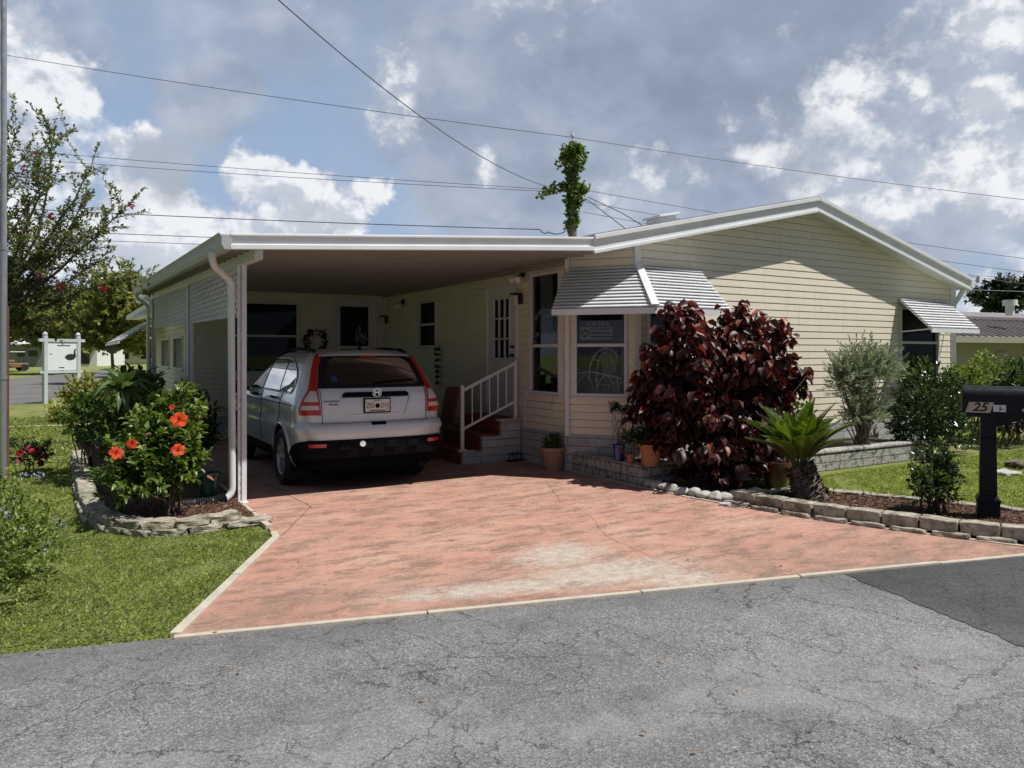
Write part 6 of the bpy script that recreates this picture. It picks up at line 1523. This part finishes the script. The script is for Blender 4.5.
# utility pole
up0 = depth(572.5, 354, 30); up0.z = 0; TOPZ = depth(570, 142, 30).z
UP = empty('utility_pole', 'wooden utility pole overgrown with green vine behind the roof', 'utility pole', up0)
mb = MB(); mb.tube([up0, up0 + Vector((0, 0, TOPZ))], [.20, .15], 14); mb.build('shaft', 'wood_pole', UP, smooth=True)
mb = MB(); tp = up0 + Vector((0, 0, TOPZ)); mb.tube([tp, tp + Vector((0, 0, .22)), tp + Vector((0, 0, .24)), tp + Vector((0, 0, .34))], [.03, .03, .09, .07], 10); mb.build('insulator', 'insulator', UP, smooth=True)
VT, VD = [], []
for i in range(520):
    z = depth(570, 228, 30).z + (TOPZ - .05 - depth(570, 228, 30).z) * random.random() ** .75; f = (z - 6) / (TOPZ - 6); a = random.uniform(0, 6.28)
    wv = .30 + .12 * math.sin(z * 2.1 + 1) ** 2 + (.20 if z > TOPZ - 1.2 else 0); rr_ = random.uniform(.14, wv)
    VT.append([up0.x + rr_ * math.cos(a), up0.y + rr_ * math.sin(a), z]); VD.append([math.cos(a), math.sin(a), random.uniform(-.8, .5)])
for (u0, v0, u1, v1, k) in ((570, 186, 543, 190, 46), (552, 186, 540, 198, 10), (574, 186, 588, 190, 26), (574, 196, 582, 204, 18), (570, 156, 559, 166, 18), (572, 146, 583, 154, 16), (571, 224, 565, 231, 5)):
    for i in range(k):
        f = random.random(); p_ = depth(u0 + (u1 - u0) * f, v0 + (v1 - v0) * f, 30) + Vector((random.uniform(-.12, .12), random.uniform(-.2, .2), random.uniform(-.16, .16))); VT.append(list(p_)); VD.append([random.uniform(-1, 1), random.uniform(-1, 1), random.uniform(-1, .3)])
VT, VD = np.array(VT), np.array(VD); pos, dr, idx, f = sprays(VT, VD, 8, .2, .8)
leaves('vine', pos, dr + [0, 0, -.3], rng.uniform(.08, .16, len(pos)), .8, 'leaf_hibiscus', UP, LEAF_SMALL)
mb = MB()
for i in range(60):
    z0 = TOPZ - 3.6 + i * .06; a = i * .55; 
    mb.tube([up0 + Vector((.18 * math.cos(a), .18 * math.sin(a), z0)), up0 + Vector((.18 * math.cos(a + .55), .18 * math.sin(a + .55), z0 + .06))], .02, 5, cap=False)
mb.build('vine_stem', 'stem_brown', UP)
def wire(pts, label, r=.012, sag=0.0, group=None):
    P3 = [Vector(depth(*p)) for p in pts]; out = []
    for a, b in zip(P3[:-1], P3[1:]):
        n = 14
        for i in range(n): out.append(a.lerp(b, i / n) - Vector((0, 0, sag * 4 * (i / n) * (1 - i / n))))
    out.append(P3[-1]); mb = MB(); mb.tube(out, r, 5); o = mb.build('overhead_wire', 'cable', smooth=True); return tag(o, label, 'wire', group)
G_ = 'overhead wires'
wire([(-60, 44, 34), (570, 137, 30), (1100, 208, 33)], 'topmost wire running across the whole sky over the pole top', .013, .15, G_)
wire([(274, -4, 14), (552, 188, 29.7)], 'steep service wire dropping from the top of the sky to the pole', .012, .55, G_)
wire([(-60, 143, 34), (560, 190, 30)], 'upper of the two close wires left of the pole', .011, .12, G_)
wire([(-60, 152, 34), (560, 192, 30.2)], 'lower of the two close wires left of the pole', .011, .12, G_)
wire([(585, 190, 30), (1120, 270, 36)], 'wire running right from the pole at the top of its bracket', .012, .2, G_)
wire([(585, 202, 30.2), (1120, 284, 36)], 'middle wire running right from the pole behind the gable', .012, .2, G_)
wire([(583, 212, 30.4), (1120, 296, 36)], 'lowest wire running right from the pole behind the gable', .012, .2, G_)
wire([(-60, 204, 34), (540, 229.5, 30), (548, 232, 30), (566, 231, 30)], 'thick cable left of the pole just above the carport roof', .018, .1, G_)
wire([(-60, 226, 36), (700, 252, 31)], 'upper of the pair crossing low behind the carport eave', .016, .1, G_)
wire([(-60, 234, 36), (700, 258, 31)], 'lower of the pair crossing low behind the carport eave', .013, .1, G_)
wire([(585, 198, 29.8), (605, 213, 26), (640, 240, 20)], 'left black drop cable from the pole to the roof', .014, .0, G_)
wire([(588, 197, 29.8), (622, 213, 25), (660, 236, 20)], 'right black drop cable from the pole to the roof', .014, .0, G_)
wire([(940, 273, 40), (1100, 284, 40)], 'wire just above the right end of the eave', .014, 0, G_)
wire([(940, 289, 40), (1100, 294, 40)], 'thick cable crossing the tree behind the neighbour roof', .025, 0, G_)

# ------------------------------------------------------------------ neighbours
nA = depth(953, 340, 27); nd = Vector((1, -.12, 0)).normalized(); nf = Vector((.12, 1, 0)).normalized()
NB = empty('neighbor_house', 'beige neighbour house with a brown ribbed metal roof at the right edge', 'house', (nA.x + 5, nA.y, 0))
def nP(u, w_, z): q = Vector((nA.x, nA.y, 0)) + nd * u + nf * w_; return Vector((q.x, q.y, z))
ez = 1.6 + (354 - 338) / 750 * 27
mb = MB(); mb.hexa([nP(-1, .6, 0), nP(14, .6, 0), nP(14, 7, 0), nP(-1, 7, 0), nP(-1, .6, ez - .05), nP(14, .6, ez - .05), nP(14, 7, ez - .05), nP(-1, 7, ez - .05)]); mb.build('wall', 'neighbor_wall', NB)
mb = MB(); mb.hexa([nP(-1.4, 0, ez), nP(14, 0, ez), nP(14, 3.8, ez + 1.0), nP(-1.4, 3.8, ez + 1.0), nP(-1.4, 0, ez + .05), nP(14, 0, ez + .05), nP(14, 3.8, ez + 1.06), nP(-1.4, 3.8, ez + 1.06)])
mb.hexa([nP(-1.4, 3.8, ez + 1.0), nP(14, 3.8, ez + 1.0), nP(14, 7.6, ez), nP(-1.4, 7.6, ez), nP(-1.4, 3.8, ez + 1.06), nP(14, 3.8, ez + 1.06), nP(14, 7.6, ez + .05), nP(-1.4, 7.6, ez + .05)])
RF = mb.build('roof', 'neighbor_roof', NB)
mb = MB()
for i in range(38):
    u = -1.3 + i * .4; mb.hexa([nP(u, .02, ez + .05), nP(u + .07, .02, ez + .05), nP(u + .07, 3.0, ez + .05 + .81), nP(u, 3.0, ez + .05 + .81), nP(u, .02, ez + .11), nP(u + .07, .02, ez + .11), nP(u + .07, 3.0, ez + .92), nP(u, 3.0, ez + .92)])
o = mb.build('roof_rib', 'neighbor_roof', RF); o.location = (0, 0, 0)
mb = MB(); mb.hexa([nP(-1.4, 2.9, ez + .9), nP(14, 2.9, ez + .9), nP(14, 3.8, ez + 1.16), nP(-1.4, 3.8, ez + 1.16), nP(-1.4, 2.9, ez + 1.02), nP(14, 2.9, ez + 1.02), nP(14, 3.8, ez + 1.28), nP(-1.4, 3.8, ez + 1.28)]); o = mb.build('roof_cap', 'neighbor_roof', RF); o.location = (0, 0, 0)
mb = MB(); mb.hexa([nP(-1.4, -.08, ez - .16), nP(14, -.08, ez - .16), nP(14, .02, ez - .16), nP(-1.4, .02, ez - .16), nP(-1.4, -.08, ez + .06), nP(14, -.08, ez + .06), nP(14, .02, ez + .06), nP(-1.4, .02, ez + .06)]); mb.build('gutter', 'neighbor_wall', NB)
vp = depth(1010, 303, 30); mb = MB(); mb.tube([vp - Vector((0, 0, .5)), vp - Vector((0, 0, .1)), vp - Vector((0, 0, .1)), vp + Vector((0, 0, .12))], [.16, .16, .26, .26], 14); mb.build('roof_vent', 'far_white', NB, smooth=True)
for u in (3.6,):
    mb = MB(); a = nP(u, .58, 1.35); mb.obox(a, nd * .35, nf * .03, (0, 0, .32)); mb.build('hatch', 'neighbor_wall', NB)
mb = MB(); mb.obox(nP(5.0, .3, ez / 2), nd * .05, nf * .05, (0, 0, ez / 2 - .1)); mb.build('post', 'grey_trim', NB)
# low things far down the side road
def farhouse(name, label, u0, u1, vb, vt, z, wall, roofm, opens):
    a = depth(u0, 354, z); b = depth(u1, 354, z); a.z = b.z = 0; d = (b - a).normalized(); f_ = Vector((-d.y, d.x, 0)); f_ = f_ if f_.dot(a) > 0 else -f_; h = 1.6 + (354 - vt) / 750 * z; he = h * .68; L_ = (b - a).length
    H_ = empty(name, label, 'house', (a + b) / 2); P = lambda x, w_, zz: a + d * x + f_ * w_ + Vector((0, 0, zz))
    mb = MB(); mb.hexa([P(0, 0, 0), P(L_, 0, 0), P(L_, 7, 0), P(0, 7, 0), P(0, 0, he), P(L_, 0, he), P(L_, 7, he), P(0, 7, he)]); mb.build('wall', wall, H_)
    mb = MB(); mb.hexa([P(-.4, -.6, he - .05), P(L_ + .4, -.6, he - .05), P(L_ + .4, 3.5, h - .1), P(-.4, 3.5, h - .1), P(-.4, -.6, he + .1), P(L_ + .4, -.6, he + .1), P(L_ + .4, 3.5, h), P(-.4, 3.5, h)])
    mb.hexa([P(-.4, 3.5, h - .1), P(L_ + .4, 3.5, h - .1), P(L_ + .4, 7.6, he - .05), P(-.4, 7.6, he - .05), P(-.4, 3.5, h), P(L_ + .4, 3.5, h), P(L_ + .4, 7.6, he + .1), P(-.4, 7.6, he + .1)]); mb.build('roof', roofm, H_)
    for (x0, x1, z0, z1) in opens:
        mb = MB(); mb.hexa([P(x0 * L_, -.05, z0), P(x1 * L_, -.05, z0), P(x1 * L_, .02, z0), P(x0 * L_, .02, z0), P(x0 * L_, -.05, z1), P(x1 * L_, -.05, z1), P(x1 * L_, .02, z1), P(x0 * L_, .02, z1)]); mb.build('window', 'far_dark', H_)
farhouse('far_house', 'grey single storey house with white roof seen left of the white board', -14, 43, 367, 334, 92, 'far_grey', 'far_white', ((.55, .68, 1.3, 2.0), (.75, .9, 1.3, 2.0)))
farhouse('far_house', 'white house with one big dark opening seen right of the white board', 60, 97, 366, 332, 98, 'far_white', 'far_grey', ((.55, .80, .3, 2.0),))
farhouse('far_house', 'white low house glimpsed between trunks beside the rear awning', 112, 160, 362, 340, 120, 'far_white', 'far_grey', ((.2, .35, .8, 1.9), (.6, .75, .8, 1.9)))
def smallcar(name, label, u, v, yaw, paint, cart=False, s=1.0):
    p_ = ground(u, v); C_ = empty(name, label, 'cart' if cart else 'car', p_, yaw, local=True)
    if cart:
        mb = MB(); mb.box(-1.2, -.55, .3, 1.2, .55, .75); mb.box(-.5, -.5, .75, .1, .5, 1.05); mb.build('body', paint, C_, bevel=.08)
        mb = MB(); mb.box(-1.0, -.55, 1.75, .9, .55, 1.85); mb.build('canopy', 'rattan_white', C_, bevel=.03)
        for x, y in ((-.9, -.5), (-.9, .5), (.8, -.5), (.8, .5)):
            mb = MB(); mb.tube([(x, y, .7), (x, y, 1.78)], .03, 6); mb.build('canopy_post', 'far_dark', C_)
    else:
        mb = MB(); mb.prism([(-2.1, .35), (2.1, .35), (2.15, .75), (1.9, .9), (1.1, .98), (.5, 1.42), (-1.2, 1.45), (-1.8, 1.0), (-2.12, .9)], (0, -.85, 0), (1, 0, 0), (0, 0, 1), (0, 1.7, 0)); mb.build('body', paint, C_, bevel=.08)
        mb = MB(); mb.prism([(.95, .98), (.45, 1.36), (-1.1, 1.38), (-1.6, 1.0)], (0, -.87, 0), (1, 0, 0), (0, 0, 1), (0, 1.74, 0)); mb.build('window', 'far_dark', C_)
    for x in (-1.3, 1.3) if not cart else (-.85, .85):
        for y in (-.8, .8) if not cart else (-.55, .55):
            mb = MB(); mb.tube([(x, y - .1, .32), (x, y + .1, .32)], .32, 14); mb.build('wheel', 'rubber', C_)
smallcar('utility_cart', 'small brown cart with pale canopy far behind the metal pole', 12, 371, .4, 'orange_paint', True)
smallcar('far_car', 'white car parked far down the side road among the tree trunks', 124, 361, .9, 'far_white')

# ------------------------------------------------------------------ small things round the entrance
def wallp(u, v, X=5.90):
    d = ray(u, v); z = X / d.x; return Vector((X, d.y * z, CAMZ + d.z * z))
WC = empty('wind_chime', 'dark hanging wind chime of layered pieces below the small side pane', 'wind chime', wallp(438, 345))
mb = MB(); a = wallp(437, 340, 5.86); mb.tube([a + Vector((0, 0, .0)), a - Vector((0, 0, .12))], .004, 5); mb.build('cord', 'lamp_dark', WC)
for i in range(7):
    v = 349 + i * 5.6; q_ = wallp(438, v, 5.86); r_ = .085 - .009 * i
    mb = MB()
    for k in range(7): an = k * .9; mb.obox(q_ + Vector((-.02 + .02 * math.cos(an), r_ * math.sin(an), random.uniform(-.02, .02))), (.006, 0, 0), (0, .022, .006), (0, -.004, .018))
    mb.build('chime', 'lamp_dark', WC)
WR_ = empty('door_wreath', 'dark leafy wreath hanging on the back wall between pane and storm door', 'wreath', (4.41, 15.25, 1.86))
n = 240; a = rng.random(n) * 6.28; P = np.column_stack([4.41 + .21 * np.cos(a), np.full(n, 15.24), 1.85 + .23 * np.sin(a)]) + rng.normal(0, .025, (n, 3)); P[:, 1] = np.minimum(P[:, 1], 15.26)
leaves('foliage', P, rng.normal(0, 1, (n, 3)), .09, .4, 'leaf_purple', WR_)
HS = empty('garden_hose', 'cream garden hose in loose loops beside the back wall', 'hose', (2.5, 14.4, 0))
mb = MB(); pts = []
for i in range(120):
    t_ = i / 119 * 4 * 2 * math.pi; c_ = Vector((2.35, 14.4, .36)); pts.append(c_ + Vector((.24 * math.cos(t_) + .02 * math.sin(t_ * .37), .04 * math.sin(t_ * .6), .28 * math.sin(t_) + .04 * math.sin(t_ * .3))))
mb.tube(pts, .012, 6); mb.tube([pts[-1], Vector((2.5, 14.2, .1)), Vector((2.2, 14, .02)), Vector((1.9, 14, .02))], .012, 6); mb.build('loop', 'hose', HS, smooth=True)
mb = MB(); mb.tube([(2.35, 14.48, 0), (2.35, 14.48, .72), (2.35, 14.38, .74)], .02, 8); mb.build('hanger', 'lamp_dark', HS, smooth=True)
dp = Vector((1.38, 8.25, .07)); mb = MB(); pts = [dp + Vector((.06, .02, .02)), dp + Vector((-.06, -.01, .0)), dp + Vector((-.22, .02, -.01)), dp + Vector((-.36, .08, -.02))]
pp = []
for a, b in zip(pts[:-1], pts[1:]): pp += [a.lerp(b, i / 14) for i in range(14)]
mb.tube(pp, [.062 if i % 2 else .052 for i in range(len(pp))], 12); o = mb.build('drain_pipe', 'corrugated_black', smooth=True); tag(o, 'black corrugated drain hose at the foot of the front downspout', 'pipe')
def bt(u, v, Y): d = ray(u, v); z = Y / d.y; return Vector((d.x * z, Y, CAMZ + d.z * z))
BK = empty('wicker_basket', 'reddish brown wicker basket on the driveway beyond the entry steps', 'basket', (5.1, 11.6, 0))
mb = MB(); mb.lathe([(.20, 0), (.26, .2), (.28, .42), (.30, .46), (.26, .45), (.2, .1)], (5.1, 11.6, .01), 26, wob=lambda a, z: .02 * math.cos(18 * a + z * 60)); mb.build('bowl', 'wicker', BK, smooth=True)
mb = MB(); mb.tube([Vector((5.1 + .28 * math.cos(t_), 11.6, .45 + .42 * math.sin(t_))) for t_ in np.linspace(0, math.pi, 16)], .014, 6); mb.build('handle', 'wicker', BK, smooth=True)
MC = empty('mesh_chair', 'orange mesh garden chair partly hidden behind the handrail', 'chair', (5.45, 11.5, 0))
mb = MB(); mb.obox((5.45, 11.5, .42), (.22, 0, 0), (0, .22, 0), (0, 0, .015)); mb.build('seat', 'wicker', MC); mb = MB(); mb.obox((5.62, 11.5, .72), (.03, 0, .02), (0, .22, 0), (.06, 0, .30)); mb.build('backrest', 'wicker', MC)
for x in (5.26, 5.64):
    for y in (11.31, 11.69): mb = MB(); mb.tube([(x, y, .01), (x, y, .42)], .012, 6); mb.build('leg', 'lamp_dark', MC)
plant('pot_plant', 'dark leafy plant between car and entry steps', 'plant', (4.75, 12.0, .01), [(0, 0, .45, .2, .2, .35)], 60, 7, .1, .4, 'leaf_dark', .12, nst=6)
mb = MB(); q_ = Vector((5.72, 9.50, .02))
for s in (-1, 1): mb.tube([q_ + Vector((s * .10, 0, 0)), q_ + Vector((s * .11, 0, .10)), q_ + Vector((s * .03, 0, .13)), q_ + Vector((s * .03, 0, .02))], .010, 6)
mb.tube([q_ + Vector((-.11, 0, .10)), q_ + Vector((.11, 0, .10))], .010, 6); mb.obox(q_ + Vector((0, 0, .01)), (.13, 0, 0), (0, .04, 0), (0, 0, .01)); o = mb.build('boot_scraper', 'lamp_dark', smooth=True); tag(o, 'small black iron boot scraper at the side of the entry steps', 'boot scraper')
